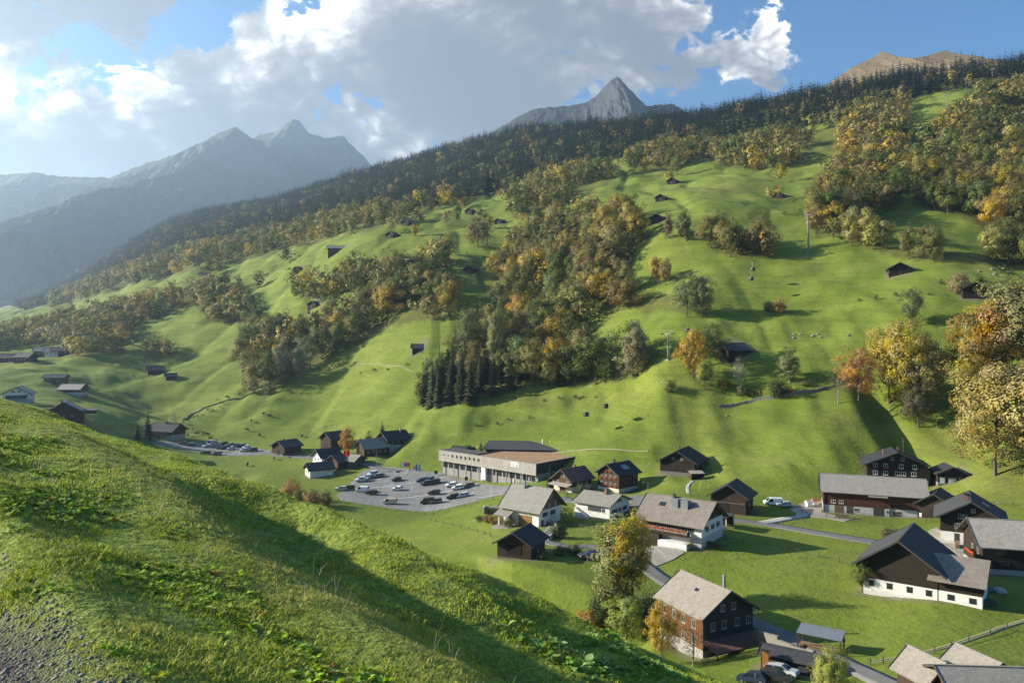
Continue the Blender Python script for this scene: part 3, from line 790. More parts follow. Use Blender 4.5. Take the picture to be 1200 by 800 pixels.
def plant_woods():
    G = random.Random(11); bl = []; co = []
    for wi, (ph, poly, sp, mixk, hh) in enumerate(WOODS):
        ks, ws = list(mixk), list(mixk.values())
        # neighbouring trees tend to share a tint
        for (X,Y) in gaps(sample_wood(poly, sp, 50+wi), 70 if sp > 11 else 42, (.14 if sp > 11 else .25), wi):
            q = perlin(np.array([X/34.0]), np.array([Y/34.0+wi]))[0]
            tint = G.choices(ks, ws)[0] if G.random() < .62 else ks[int((q*.5+.5)*len(ks))%len(ks)]
            bl.append((X,Y,G.uniform(*hh),tint,ph))
    for wi, (ph, poly, sp, hh) in enumerate(CONIFER_WOODS):
        for (X,Y) in gaps(sample_wood(poly, sp, 90+wi), 38, .40 if wi else 9, 30+wi):
            if wi == 1 and G.random() < .025: bl.append((X,Y,G.uniform(12,17),G.choice(['olive','golden','rusty','brown']),'the spruce ridge along the skyline')); continue
            co.append((X,Y,G.uniform(*hh)*(1 if wi == 0 else .82+.5*float(perlin(np.array([X/26.0]),np.array([Y/60.0]))[0]+.35)),ph))
    for lst, kind in ((bl,'b'),(co,'c')):
        xy = np.array([(t[0],t[1]) for t in lst]); zz = height(xy[:,0], xy[:,1], near=False)
        lst[:] = [(t[0],t[1],z)+tuple(t[2:]) for t, z in zip(lst, zz)]
        lst.sort(key=lambda t: -t[3]/t[1] if -60 < proj(t[0],t[1],t[2])[0] < 1260 else 0)
    print('woods:', len(bl), len(co))
    TN = {'olive':'olive','green':'dull green','rusty':'rust brown','golden':'golden','brown':'dry brown','pale':'pale straw coloured'}
    for (X,Y,z,H,tint,ph) in bl[:N_BROAD]:
        broadleaf(X,Y,z,H,tint,f'{TN[tint]} broadleaf tree in {ph}', f'{TN[tint]} trees of {ph}', low=H/Y*F < 30)
    for (X,Y,z,H,ph) in co[:N_CONIF]:
        conifer(X,Y,z,H,f'dark green spruce standing in {ph}', f'spruces of {ph}', low=H/Y*F < 32, col=(.075,.085,.040) if 'clump' in ph else None)
    # the rest as one mass of each kind
    def mass(name, lst, protos, tint_of, label, cat):
        Vs=[];Fs=[];Ts=[];Cs=[];Ns=[];nv=0; g = np.random.default_rng(5)
        for k, t in enumerate(lst):
            V,Fc,T = protos[k%len(protos)][:3]; a = g.uniform(0,6.28); H = t[3]; w = H*g.uniform(.85,1.25); c,s = math.cos(a),math.sin(a)
            W = np.empty_like(V); W[:,0] = (V[:,0]*c-V[:,1]*s)*w+t[0]; W[:,1] = (V[:,0]*s+V[:,1]*c)*w+t[1]; W[:,2] = V[:,2]*H+t[2]-.3
            
            if len(protos[0]) > 3: NN = protos[k%len(protos)][3]; Ns.append(np.stack([NN[:,0]*c-NN[:,1]*s, NN[:,0]*s+NN[:,1]*c, NN[:,2]],1))
            Vs.append(W); Fs.append(Fc+nv); Ts.append(T); nv += len(V)
            col = np.array(tint_of(t, g))*g.uniform(.8,1.2); Cs.append(np.repeat([[*col,1]], len(Fc), 0))
        me = np_mesh(name, np.concatenate(Vs), np.concatenate(Fs), [LEAF_FAR], smooth=bool(Ns)); set_tone(me, np.concatenate(Ts))
        if Ns and sum(map(len,Ns)) == len(me.vertices): me.normals_split_custom_set_from_vertices(np.concatenate(Ns).astype(np.float32))
        at = me.attributes.new('tint','FLOAT_COLOR','FACE'); at.data.foreach_set('color', np.concatenate(Cs).astype(np.float32).ravel())
        tag(mesh_obj(name, me), label, cat, kind='stuff')
    lowb = [(*crown_arrays(600+i, 14, 22, .095, rx=[.36,.40,.33][i%3], rz=.42, zc=.55, rc=.15, base=.06), crown_arrays.ns) for i in range(6)]
    lowc = [conifer_arrays(640+i, 8, 6, 1, rx=[.19,.24,.21][i%3]) for i in range(5)]
    if len(bl) > N_BROAD: mass('broadleaf_forest', bl[N_BROAD:], lowb, lambda t,g: TINTS[t[4]][g.integers(3)], 'far autumn woods covering the upper slopes below the spruce ridge', 'forest')
    if len(co) > N_CONIF: mass('conifer_forest', co[N_CONIF:], lowc, lambda t,g: (.022,.040,.025), 'dark spruce forest covering the long ridge under the sky', 'forest')
N_BROAD, N_CONIF = 285, 288
FOREST_FLOOR += [w[1] for w in WOODS[:18]]+[w[1] for w in CONIFER_WOODS]

# ------------------------------------------------------------------ building materials
T_BLACK = timber('timber_black', (.040,.029,.021), .24)
T_DARK = timber('timber_dark', (.075,.050,.034), .22)
T_DARKV = timber('timber_dark_boards', (.062,.043,.031), .2, True)
T_BROWN = timber('timber_brown', (.105,.060,.034), .2)
T_RED = timber('timber_red', (.115,.050,.030), .2)
T_GREY = timber('timber_grey', (.10,.085,.068), .22, grey=.6)
T_GREYV = timber('timber_grey_boards', (.14,.115,.09), .18, True, grey=.5)
T_RUST = timber('timber_rust', (.17,.075,.032), .2, True)
T_TAN = timber('timber_tan', (.22,.15,.085), .2)
T_ORANGE = timber('timber_orange', (.36,.19,.07), .16, True)
T_SLAT = timber('slat_cladding', (.47,.43,.37), .16, True, grey=.12)
P_WHITE = plaster('plaster_white', (.74,.72,.67)); P_CREAM = plaster('plaster_cream', (.62,.56,.44)); P_GREY = plaster('plaster_grey', (.34,.33,.31)); P_DIM = plaster('plaster_dim', (.50,.48,.44), .6)
CONCRETE = plaster('concrete', (.30,.29,.27), .5); STONE = plaster('stone_wall', (.16,.15,.135), .5)
R_GREY = roofing('roof_grey', (.26,.24,.205)); R_PALE = roofing('roof_pale', (.34,.30,.25), .4, .6, .5, (.36,.33,.27)); R_DARK = roofing('roof_dark', (.050,.050,.052), lichen=.2, lc=(.12,.12,.10))
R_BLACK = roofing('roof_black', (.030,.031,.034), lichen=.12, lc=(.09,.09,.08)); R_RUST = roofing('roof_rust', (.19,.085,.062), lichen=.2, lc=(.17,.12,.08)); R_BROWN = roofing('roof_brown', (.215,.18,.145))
R_HUT = roofing('roof_hut_sunlit', (.25,.22,.185), .25, .5)  # pale tan of the twin huts' sunlit roof slope
M_GLASS = plain('window_glass', (.022,.026,.030), .12, .6, .2); M_FRAME = plain('window_frame', (.40,.375,.34), .6); M_WHITE = plain('white_paint', (.74,.73,.70), .5); M_DARKPAINT = plain('dark_paint', (.05,.045,.04)); M_REDSH = plain('shutter_red', (.16,.045,.035)); M_GREENSH = plain('shutter_green', (.04,.07,.045))
M_FLOWER = plain('geranium_red', (.55,.10,.035), .7, .2, .6, 14); M_FLOWER2 = plain('geranium_orange', (.62,.17,.04), .7, .2, .6, 14)
M_METAL = plain('galvanised_metal', (.32,.33,.34), .45, .5, .2, 3, .6); M_BRICK = roofing('chimney_brick', (.22,.12,.085), .1, .24)
M_SHEET = plain('roof_sheet', (.17,.185,.205), .4, .5)

_win = {}
def window_mesh(w, h, cross=True, fm=None):
    k = (w, h, cross, (fm or M_FRAME).name)
    if k not in _win:
        b = .075; mb = MB()
        mb.box(-w/2,w/2,-.06,.01,0,b).box(-w/2,w/2,-.06,.01,h-b,h).box(-w/2,-w/2+b,-.06,.01,b,h-b).box(w/2-b,w/2,-.06,.01,b,h-b)
        if cross: mb.box(-.035,.035,-.05,.01,b,h-b)
        mb.box(-w/2-.06,w/2+.06,-.11,.01,-.07,0)
        pane = MB().box(-w/2+b,w/2-b,-.025,.012,b,h-b)
        _win[k] = (mb.mesh('window', fm or M_FRAME), pane.mesh('pane', M_GLASS))
    return _win[k]
_shut = {}
def shutter_mesh(w, h, m):
    k = (w,h,m.name)
    if k not in _shut: _shut[k] = MB().box(-w/2,w/2,-.045,.005,0,h).box(-w/2+.05,w/2-.05,-.062,-.045,.08,h*.5-.03).box(-w/2+.05,w/2-.05,-.062,-.045,h*.5+.03,h-.08).mesh('shutter', m)
    return _shut[k]

class House:
    def __init__(s, name, label, cat, px, py, rot, L, W, hw, rise, base=0, wall=None, lower=None, roof=None, eave=.9, gable=1.0, group=None, out=.05, thick=.2, sink=2.2, dig=.12):
        X, Y, _ = ground_at(px, py); r = R(rot)
        zs = []
        for a in (-.5,0,.5):
            for b in (-.5,0,.5):
                u, v = a*L, b*W; zs.append(height1(X+u*math.cos(r)-v*math.sin(r), Y+u*math.sin(r)+v*math.cos(r), False))
        s.z = sum(zs)/len(zs)-dig*(max(zs)-min(zs)); s.L, s.W, s.hw, s.rise, s.base, s.out = L, W, hw, rise, base, out
        s.sink = s.z-min(zs)+.6; s.roof_m = roof
        s.e = empty(name, (X,Y,s.z), r); tag(s.e, label, cat, group); s.X, s.Y, s.r = X, Y, r; FOOTPRINTS.append((X,Y,r,L,W))
        if base > 0:
            MB().box(-L/2,L/2,-W/2,W/2,-s.sink,base).build('base_wall', lower, s.e)
        o = out if base > 0 else 0; b0 = base if base > 0 else -s.sink
        s.o = o
        zt = hw
        poly = [(-W/2-o,b0),(W/2+o,b0),(W/2+o,zt),(0,zt+rise),(-W/2-o,zt)]
        MB().prism(poly, 'x', -L/2-o, L/2+o).build('wall', wall, s.e)
        k = rise/(W/2); ye = W/2+eave; zr = zt+rise+.14; ze = zr-ye*k
        mb = MB().prism([(-ye,ze),(0,zr),(ye,ze),(ye,ze-thick),(0,zr-thick*1.05),(-ye,ze-thick)], 'x', -L/2-gable, L/2+gable)
        mb.bar((-L/2-gable-.03,0,zr+.03),(L/2+gable+.03,0,zr+.03),.28,.09)
        s.roof = mb.build('roof', roof, s.e)
        # purlin ends and barge boards
        for sx in (-1,1):
            bb = MB()
            xg = sx*(L/2+gable+.02)
            for sy in (-1,1):
                bb.bar((xg,sy*(ye+.02),ze-thick*.5+.03),(xg,sy*.02,zr-thick*.5+.03),.05,thick+.12)
            for yy in (-W/2*.92,0,W/2*.92):
                zz = zr-abs(yy)*k-thick-.11
                bb.box(min(sx*L/2,xg-.06*sx),max(sx*L/2,xg-.06*sx),yy-.09,yy+.09,zz-.09,zz+.09)
            bb.build('barge_board', M_DARKPAINT, s.e)
        s.ze, s.zr, s.ye, s.k, s.gable = ze, zr, ye, k, gable
    def place(s, o, face, u, z, off=None):
        off = (s.o if z >= s.base-.05 else 0) if off is None else off
        L, W = s.L/2+off, s.W/2+off
        if face == 'f': o.location = (u,-W,z)
        elif face == 'b': o.location = (-u,W,z); o.rotation_euler.z = math.pi
        elif face == 'r': o.location = (L,u,z); o.rotation_euler.z = math.pi/2
        elif face == 'l': o.location = (-L,-u,z); o.rotation_euler.z = -math.pi/2
        return o
    def win(s, face, us, z, w=1.0, h=1.15, shut=None, cross=True, fm=None, flowers=None):
        for u in (us if isinstance(us,(list,tuple)) else [us]):
            f, p = window_mesh(w,h,cross,fm)
            fo = s.place(mesh_obj('window', f, s.e), face, u, z); mesh_obj('pane', p, fo)
            if shut:
                for sx in (-1,1): s.place(mesh_obj('shutter', shutter_mesh(w*.5,h,shut), s.e), face, u+sx*(w*.76), z)
            if flowers:
                s.place(mesh_obj('window_flower', flower_mesh(w+.3, flowers), s.e), face, u, z-.05)
        return s
    def panel(s, face, u, z, w, h, m, name='door', proud=.06):
        o = MB().box(-w/2,w/2,-proud,.01,0,h).box(-w/2-.08,w/2+.08,-proud*.6,.01,h,h+.1).build(name, m, s.e); s.place(o, face, u, z); return s
    def balcony(s, face, u, z, w, d=1.3, m=None, flowers=None, h=1.0):
        mb = MB().box(-w/2,w/2,-d,0,-.16,0)
        n = max(4, int(w/.22))
        for i in range(n): x = -w/2+.05+(w-.1)*i/(n-1); mb.box(x-.07,x+.07,-d,-d+.035,.08,h-.06)
        mb.box(-w/2,w/2,-d-.03,-d+.06,h-.06,h+.03)
        for sx in (-1,1): mb.box(sx*w/2-.04,sx*w/2+.04,-d,0,h-.06,h+.03).box(sx*w/2-.03,sx*w/2+.03,-d+.1,-.05,.1,h-.1)
        o = s.place(mb.build('balcony', m or T_DARK, s.e), face, u, z)
        if flowers: f = s.place(mesh_obj('window_flower', flower_mesh(w-.3, flowers), s.e), face, u, z+h-.02, off=s.o+d+.02)
        return o
    def chimney(s, x, y, w=.7, h=1.2, m=None, name='chimney'):
        z = s.zr-abs(y)*s.k
        mb = MB().box(x-w/2,x+w/2,y-w/2,y+w/2,z-.6,z+h).box(x-w/2-.08,x+w/2+.08,y-w/2-.08,y+w/2+.08,z+h,z+h+.12).box(x-w/2+.1,x+w/2-.1,y-w/2+.1,y+w/2-.1,z+h+.12,z+h+.3)
        return mb.build(name, m or M_BRICK, s.e)
    def roof_light(s, x, y, w=1.1, d=1.3, m=None, name='skylight'):
        z = s.zr-abs(y)*s.k; sg = 1 if y > 0 else -1
        a = (0,-sg*s.k*1,0)
        mb = MB(); zz = lambda yy: s.zr-abs(yy)*s.k+.07
        y0,y1 = y-d/2,y+d/2
        mb.add([(x-w/2,y0,zz(y0)),(x+w/2,y0,zz(y0)),(x+w/2,y1,zz(y1)),(x-w/2,y1,zz(y1)),(x-w/2,y0,zz(y0)-.15),(x+w/2,y0,zz(y0)-.15),(x+w/2,y1,zz(y1)-.15),(x-w/2,y1,zz(y1)-.15)],[(0,1,2,3),(7,6,5,4),(0,4,5,1),(1,5,6,2),(2,6,7,3),(3,7,4,0)])
        return mb.build(name, m or M_GLASS, s.e)
_fl = {}
def flower_mesh(w, m):
    k = (round(w,2), m.name)
    if k not in _fl:
        g = np.random.default_rng(int(w*100)); n = int(w*80)
        P = np.stack([g.uniform(-w/2,w/2,n), -.16+g.normal(0,.07,n), .10+g.normal(0,.15,n)],1)
        V,Fc = quads(P, g.normal(size=(n,3))+np.array([0,-.6,.5]), .24, g)
        me = np_mesh('window_flower', V, Fc, [m]); _fl[k] = me
    return _fl[k]

def hut(label, px, py, W=6.0, L=6.5, rot=62, hw=2.6, rise=1.7, roof=None, wall=None, group='dark wooden huts on the meadows', near=False):
    h = House('hay_hut', label, 'hut', px, py, rot, L, W, hw, rise, 0, wall or T_BLACK, None, roof or R_DARK, .7, .8, group, dig=.28)
    h.panel('l', .2, .1, 1.2, 1.7, M_DARKPAINT, 'door'); h.panel('f', 0, 1.5, 1.0, .5, M_DARKPAINT, 'hatch')
    return h

def build_village():
    # chalet with grey roof, cream side and white gable
    h = House('chalet', 'white gabled chalet with a big grey roof and timber upper gable, brown shed below it', 'house', 624, 611, -37, 11.5, 10.6, 5.3, 4.5, 4.7, T_TAN, P_WHITE, R_GREY, 1.1, 1.2)
    h.win('r', [-2.4,1.3], 2.9, 1.2, 1.15, M_DARKPAINT).win('r', [-2.6,-.6,2.4], 5.2, 1.0, 1.1, M_DARKPAINT).win('r', [-.45,.45], 7.5, .6, .9).panel('r', -3.6, 0, 1.0, 2.1, M_DARKPAINT); h.win('r', -1.4, .6, .7, .9)
    h.panel('f', 1.4, .1, 4.2, 3.0, T_ORANGE, 'garage_door', .08); h.win('f', -3.8, 1.2, 1.6, 1.3)
    h.chimney(-2.0, -.8, .6, 1.3, M_METAL)
    mb = MB()
    for x in (-5.6,-2.6): mb.box(x-.2,x+.2,-7.6,-7.2,-1.5,3.0)
    mb.build('terrace_post', P_CREAM, h.e)
    MB().box(-6.6,3.2,-9.2,-5.4,-1.6,.05).build('terrace', CONCRETE, h.e)
    MB().prism([(-8.4,2.9),(-5.2,4.1),(-5.2,3.9),(-8.4,2.7)], 'x', -6.8, -1.9).build('terrace_roof', R_GREY, h.e)
    # brown shed
    h = House('shed', 'dark brown wooden shed below the white gabled chalet', 'shed', 611, 649, 66, 8.0, 7.8, 3.6, 2.2, .5, T_DARK, STONE, R_BLACK, .8, .9)
    h.panel('l', 0, 1.2, 3.4, 1.9, T_BLACK, 'barn_door'); h.panel('l', 0, 3.9, 2.2, .9, T_DARKV, 'hatch'); h.win('f', 0, 1.2, .8, .8)
    # low white house
    h = House('house', 'low white house with flat pitched grey roof, outside steps along its wall', 'house', 706, 602, -37, 10.6, 10.8, 4.0, 1.9, 0, P_WHITE, None, R_GREY, .8, .8)
    h.win('r', [-3.4,-1.8,.2,2.4,3.4], 1.5, .75, 1.1, M_DARKPAINT).win('r', [-.5,.6], 4.0, .7, .9, M_DARKPAINT).win('f', [-.3,1.6], 1.9, 1.1, 1.2, M_DARKPAINT).win('f', 3.4, 1.9, .9, 1.1)
    h.chimney(1.5,-.6,.7,1.2)
    st = MB()
    for i in range(12): st.box(-5+i*.32,-5+(i+1)*.32+.02,-6.5,-5.45,-.5,2.4-i*.19)
    st.bar((-5,-6.5,3.3),(-1.1,-6.5,1.2),.06,.06).build('stair', P_WHITE, h.e)
    # dark house with flower boxes
    h = House('house', 'dark timber house with orange flower boxes on every gable window', 'house', 724, 572, 43, 9.6, 8.6, 5.6, 2.7, 1.0, T_DARK, P_CREAM, R_BLACK, .9, 1.1)
    for z in (1.5,3.9): h.win('l', [-2.8,-1.0,1.0,2.8], z, .9, 1.1, None, flowers=M_FLOWER2)
    h.win('l', [-.8,.8], 6.0, .8, .9, flowers=M_FLOWER2)
    h.win('f', [-3,-1,1,3], 1.6, .8, 1.1, M_REDSH).win('f', [-3,-1,1,3], 3.9, .8, 1.1, M_REDSH)
    MB().box(-4.9,2.2,-4.42,-4.36,1.1,5.1).build('red_cladding', T_RED, h.e)
    h.chimney(-1.5,.4,.7,1.1,M_DARKPAINT); h.roof_light(1.0,-2.2,3.0,1.6,M_METAL,'solar_panel')
    # chalet with the rusty roof
    h = House('chalet', 'chalet with rust red roof and light stone ground floor beside a dark hall', 'house', 671, 573, 43, 9.4, 7.8, 4.0, 2.9, 1.7, T_BROWN, P_CREAM, R_RUST, .9, 1.1)
    h.win('l', [-2.2,2.2], 2.4, .9, 1.0, M_REDSH).win('l', [-.6,.6], 4.6, .7, .8).panel('l', 0, 0, 2.6, 1.6, T_BROWN).win('f', [-2.5,0,2.5], 2.2, .8, 1.0)
    MB().prism([(-7.2,2.2),(-4.6,2.75),(-4.6,2.6),(-7.2,2.05)], 'y', -4.2, 4.2).build('porch_roof', R_PALE, h.e)
    MB().box(-7.0,-6.8,-4,-3.8,-.6,2.15).box(-7.0,-6.8,3.8,4,-.6,2.15).build('porch_post', T_BROWN, h.e)
    h.chimney(1.5,.5,.6,.9)
    # big house in the middle with the brownish roof
    h = House('house', 'big white house with broad brownish roof, twin boxy chimneys and a long balcony', 'house', 798, 628, -38, 15, 11.6, 5.6, 3.7, 2.5, P_WHITE, P_DIM, R_BROWN, 1.3, 1.1)
    h.win('f', [-5.2,-3.6,-2.0,-.2,1.6,3.2,4.8], 3.4, 1.0, 1.3, M_GREENSH)
    h.balcony('f', -1.2, 2.6, 12.2, 1.5, T_DARK, M_FLOWER2)
    MB().box(-7.3,-1.8,-7.4,-5.86,-2.6,2.2).build('porch_back', T_DARKV, h.e)
    MB().box(-1.6,5.2,-8.4,-5.86,-2.8,1.2).build('garage', P_WHITE, h.e)
    h.panel('f', 4.2, -1.0, .9, 1.4, M_DARKPAINT)
    h.win('r', [-3,0,3], 3.4, .9, 1.1, M_DARKPAINT).win('r', [-1.2,1.2], 6.0, .8, .9, M_DARKPAINT); MB().prism([(-5.8,5.65),(5.8,5.65),(0,9.3)], 'x', 7.56, 7.64).build('gable_boards', T_DARK, h.e)
    h.chimney(-.2,-2.2,1.7,1.1,M_METAL,'chimney'); h.chimney(2.2,-2.2,1.7,1.1,M_METAL,'chimney'); h.chimney(-1.4,-.5,.5,.8,M_DARKPAINT,'flue'); h.roof_light(-3.4,-2.4,1.5,1.0); h.roof_light(1.0,-.9,1.0,.7)
    # open carport against its gable
    X,Y,Z = ground_at(843,617); e = empty('carport', (X,Y,Z), R(-38)); tag(e, 'small open carport with dark flat roof against the broad roofed white house', 'carport')
    MB().prism([(-2.9,2.55),(2.9,2.9),(2.9,3.05),(-2.9,2.7)], 'y', -2.6, 2.6).build('roof', R_DARK, e)
    for x,y in ((-2.6,-2.3),(2.6,-2.3),(-2.6,2.3),(2.6,2.3)): MB().box(x-.1,x+.1,y-.1,y+.1,-1.5,2.6).build('post', P_CREAM, e)
    MB().box(-2.5,2.5,2.1,2.25,-1.5,2.5).build('back_wall', T_BLACK, e); MB().box(1.4,2.7,-2.55,-2.4,-1.5,.8).build('low_wall', P_WHITE, e)
    # dark barn behind
    h = House('barn', 'plain dark barn with one pale beam across, behind the broad roofed house', 'barn', 858, 597, 60, 8.4, 9.0, 4.6, 2.8, 0, T_DARKV, None, R_DARK, 1.0, 1.0)
    MB().box(-4.36,-4.2,-4.3,4.3,2.5,2.85).build('beam', T_GREY, h.e); h.panel('l', -1.5, -.2, 3.0, 2.5, T_BLACK, 'barn_door'); h.win('f', [0], 1.6, .9, .8)
    # black house at the foot of the slope
    h = House('house', 'black wooden farmhouse standing alone at the foot of the slope', 'house', 800, 549, 60, 11.5, 11.5, 3.9, 3.2, .3, T_BLACK, STONE, R_BLACK, 1.2, 1.1)
    h.win('l', [-3.6,-1.2,1.2,3.6], 1.5, .8, .9, fm=M_DARKPAINT).win('l', [-1.4,1.4], 4.2, .8, .8).win('f', [-3,0,3], 1.6, .8, .9); h.chimney(-2.5,.6,.7,1.1); h.panel('l', 4.8, 0, .9, 1.9, M_DARKPAINT)
    # stable
    h = House('stable', 'long brown stable with a wide grey roof beside the gravel yard', 'barn', 1021, 599, -21, 24, 11.5, 5.8, 3.3, 2.0, T_RED, P_DIM, R_GREY, .8, .9)
    h.win('f', [-9.5,-7.6], 2.5, 1.1, .8, fm=M_WHITE).win('f', [-4,3.5,6], .7, 1.0, .8)
    h.panel('f', -8.2, 0, 2.0, 1.9, T_TAN, 'door'); h.panel('f', -5.6, .1, 1.5, 1.8, T_GREY, 'door'); h.panel('f', 1.2, -.2, 2.4, 2.1, M_DARKPAINT, 'barn_door'); h.panel('f', 5.4, .2, 1.6, 1.0, M_DARKPAINT, 'hatch')
    MB().box(12.05,12.12,-5.6,5.6,-.6,5.6).prism([(-5.6,5.6),(5.6,5.6),(0,8.8)], 'x', 12.05, 12.12).build('gable_boards', T_GREYV, h.e)
    MB().box(3.7,3.95,-5.98,-5.78,-.6,5.4).box(-12.0,-11.7,-5.98,-5.78,-.6,5.4).box(11.6,11.9,-5.98,-5.78,-.6,5.4).build('post', T_GREY, h.e)
    MB().prism([(3.2,5.15),(-1.2,5.15),(-1.2,4.95),(3.2,4.95)], 'y', -7.6, -6.5).build('roof_step', R_GREY, h.e)
    # house behind the stable
    h = House('house', 'wide dark timber house with white windows and red flowers behind the long stable', 'house', 1048, 556, 72, 10.5, 16.5, 5.2, 3.6, .9, T_BLACK, P_GREY, R_BLACK, 1.2, 1.2)
    h.win('l', [-6,-3.2], 4.0, 1.2, 1.3, flowers=M_FLOWER, fm=M_WHITE).win('l', [1.0,4.6], 4.0, 1.2, 1.3, fm=M_WHITE).win('l', [-6,-3.2,0,1.6,4.4], 1.9, 1.3, 1.2, fm=M_WHITE).win('l', [-1.4,1.4], 6.4, .9, .9); h.win('f', [-2.5,2.5], 2.4, 1, 1.1); h.chimney(-1.0,3.0,.7,1.2); h.chimney(2.5,-1.5,.8,.9); MB().tube((0,-2.4,7),(0,-2.4,12.5),.05,.04).bar((-.9,-2.4,11.6),(.9,-2.4,11.6),.04,.04).bar((-.6,-2.4,12.2),(.6,-2.4,12.2),.04,.04).build('aerial', M_METAL, h.e)
    # small barn right of it
    h = House('barn', 'small dark barn with white ground floor doors, right of the flowered timber house', 'barn', 1112, 562, 76, 7.2, 7.8, 3.0, 1.9, .4, T_BLACK, STONE, R_BLACK, .8, .9)
    h.panel('l', -2.8, 0, 1.3, 1.8, M_WHITE); h.panel('l', -.2, -.1, 2.0, 1.7, M_WHITE, 'garage_door'); h.panel('l', 2.4, 0, 1.7, 1.7, M_WHITE, 'garage_door'); MB().box(-4.4,-3.6,-2.6,3.4,2.0,2.12).build('canopy', T_GREY, h.e)
    # shed right of the stable
    h = House('shed', 'dark shed squeezed against the right gable of the long stable', 'shed', 1098, 603, 52, 9.0, 7.4, 3.8, 2.3, 0, T_DARKV, None, R_DARK, .8, .9); h.panel('l', 0, 0, 2.0, 2.1, T_BLACK, 'barn_door'); h.panel('l', -3, 0, .5, .9, M_WHITE, 'hatch')
    # dark house with white ground floor at the right
    h = House('house', 'blackened timber house with white ground floor behind the pale roof at the frame edge', 'house', 1137, 630, 60, 12, 11.5, 5.9, 3.4, 2.4, T_BLACK, P_WHITE, R_DARK, 1.4, 1.2)
    h.win('l', [-2.6,-1.5,-.4], 3.3, .9, 1.1).win('l', [-2.0,-1.1], 5.4, .8, 1.0).win('l', [2.4,1.4], 3.3, .8, 1.0).win('l', .4, 7.0, .8, .8); h.panel('l', -2.7, .1, .9, 1.9, M_DARKPAINT); h.win('l', -.2, 1.0, .7, .7)
    MB().bar((-6.4,-1.2,.4),(-6.4,-3.8,2.3),.5,.18).build('stair', CONCRETE, h.e); MB().prism([(-.9,0),(-.2,0),(-.2,1.3),(-.9,1.3)], 'z', 8.6, 10.0).box(-1.2,.1,-.2,1.5,10.0,10.12).build('chimney', M_DARKPAINT, h.e); h.chimney(-3.4,1.0,.8,.9); h.roof_light(1,-3,2.4,1.5,M_METAL,'solar_panel')
    # house at the frame's right edge
    h = House('house', 'dark house with pale grey roof and side balcony, cut by the right frame edge', 'house', 1192, 664, -14, 15.5, 10.5, 6.0, 3.3, 1.0, T_BLACK, P_GREY, R_PALE, 1.3, 1.2)
    h.win('f', [-4.6,1.6], 3.9, 1.5, 1.0, fm=M_DARKPAINT).win('f', [-4.0,0], 1.9, 1.4, .7, fm=M_DARKPAINT)
    h.balcony('l', 3.4, 2.6, 4.6, 1.5, T_BROWN, M_FLOWER); h.win('l', [3.0,0], 3.2, 1.0, 1.2); h.roof_light(1.0,-2.5,.9,.7)
    # great black barn
    h = House('barn', 'great black barn on a white plastered base with a lower side wing', 'barn', 1062, 686, 53, 13.5, 11.8, 5.9, 4.1, 2.4, T_BLACK, P_WHITE, R_DARK, 1.6, 1.5)
    for u in (-4.6,-1.6,1.6,4.6): h.panel('l', u, 1.0, .95, .95, M_GLASS, 'opening', .04)
    h.panel('l', -1.0, 7.6, 1.5, .9, M_GLASS, 'louvre', .04); h.panel('l', 1.0, 7.6, 1.5, .9, M_GLASS, 'louvre', .04)
    L,W = 13.5,11.8
    MB().box(-L/2+.1,L/2-3,-W/2-6.6,-W/2-.02,-3.5,2.4).build('wing_base', P_WHITE, h.e)
    MB().prism([(-L/2+.06,2.4),(L/2-3,2.4),(L/2-3,4.6),(1.0,6.6),(-L/2+.06,4.6)], 'y', -W/2-6.64, -W/2-.03).build('wing_wall', T_BLACK, h.e)
    MB().prism([(-L/2-1.4,4.15),(-L/2-1.4,4.33),(0,7.15),(L/2-1.8,4.9),(L/2-1.8,4.72),(0,6.95)], 'y', -W/2-7.3, -W/2+1.4).build('wing_roof', R_BROWN, h.e)
    for y in (-W/2-2.0,-W/2-5.2): MB().box(-L/2+.02,-L/2+.12,y-.5,y+.5,1.0,1.95).build('opening', M_GLASS, h.e)
    MB().box(-L/2-1.0,-L/2-.02,-W/2-6.6,1.0,-3.6,-.15).build('plinth', CONCRETE, h.e)
    # house by the lower road
    h = House('house', 'brick red house with dark shingled gable and weathered roof beside the lower road', 'house', 826, 752, -64, 11.0, 10.2, 6.9, 3.2, 1.3, T_RUST, P_GREY, roofing('roof_weathered', (.27,.235,.195)), .9, .9)
    MB().prism([(-5.2,1.3),(5.2,1.3),(5.2,6.9),(0,10.1),(-5.2,6.9)], 'x', 5.57, 5.66).build('gable_shingles', timber('shingle_wall', (.060,.056,.052), .16), h.e)
    def gw(us, z, w, hh):
        for u in us:
            f,p = window_mesh(w,hh); o = mesh_obj('window', f, h.e); o.location = (5.66,u,z); o.rotation_euler.z = math.pi/2; mesh_obj('pane', p, o)
    gw([-3.2,-.9,1.8,4.2], 4.2, .95, 1.3); gw([-1.2,1.1], 7.0, .9, 1.1)
    h.win('f', [-4,-1.6,.8,3.4], 4.2, .9, 1.4).win('f', [-4,-1.6,.8,3.4], 1.7, .9, 1.2); h.chimney(3.2,1.3,.35,2.2,M_METAL,'flue'); h.roof_light(.3,-2.0,.8,.5)
    MB().prism([(5.7,3.0),(9.3,2.2),(9.3,2.04),(5.7,2.84)], 'y', -5.6, 5.2).build('porch_roof', R_RUST, h.e)
    MB().box(9.0,9.15,-5.3,-5.15,-3,2.1).box(9.0,9.15,-.2,-.05,-3,2.1).box(9.0,9.15,4.8,4.95,-3,2.1).build('porch_post', T_BROWN, h.e)
    rail = MB().box(5.7,9.1,-5.4,5.0,-.3,-.12)
    for i in range(34): rail.box(9.06,9.1,-5.2+i*.3,-5.1+i*.3,-.1,.85)
    rail.box(9.03,9.13,-5.3,5.0,.85,.93).build('porch_rail', T_DARKV, h.e)
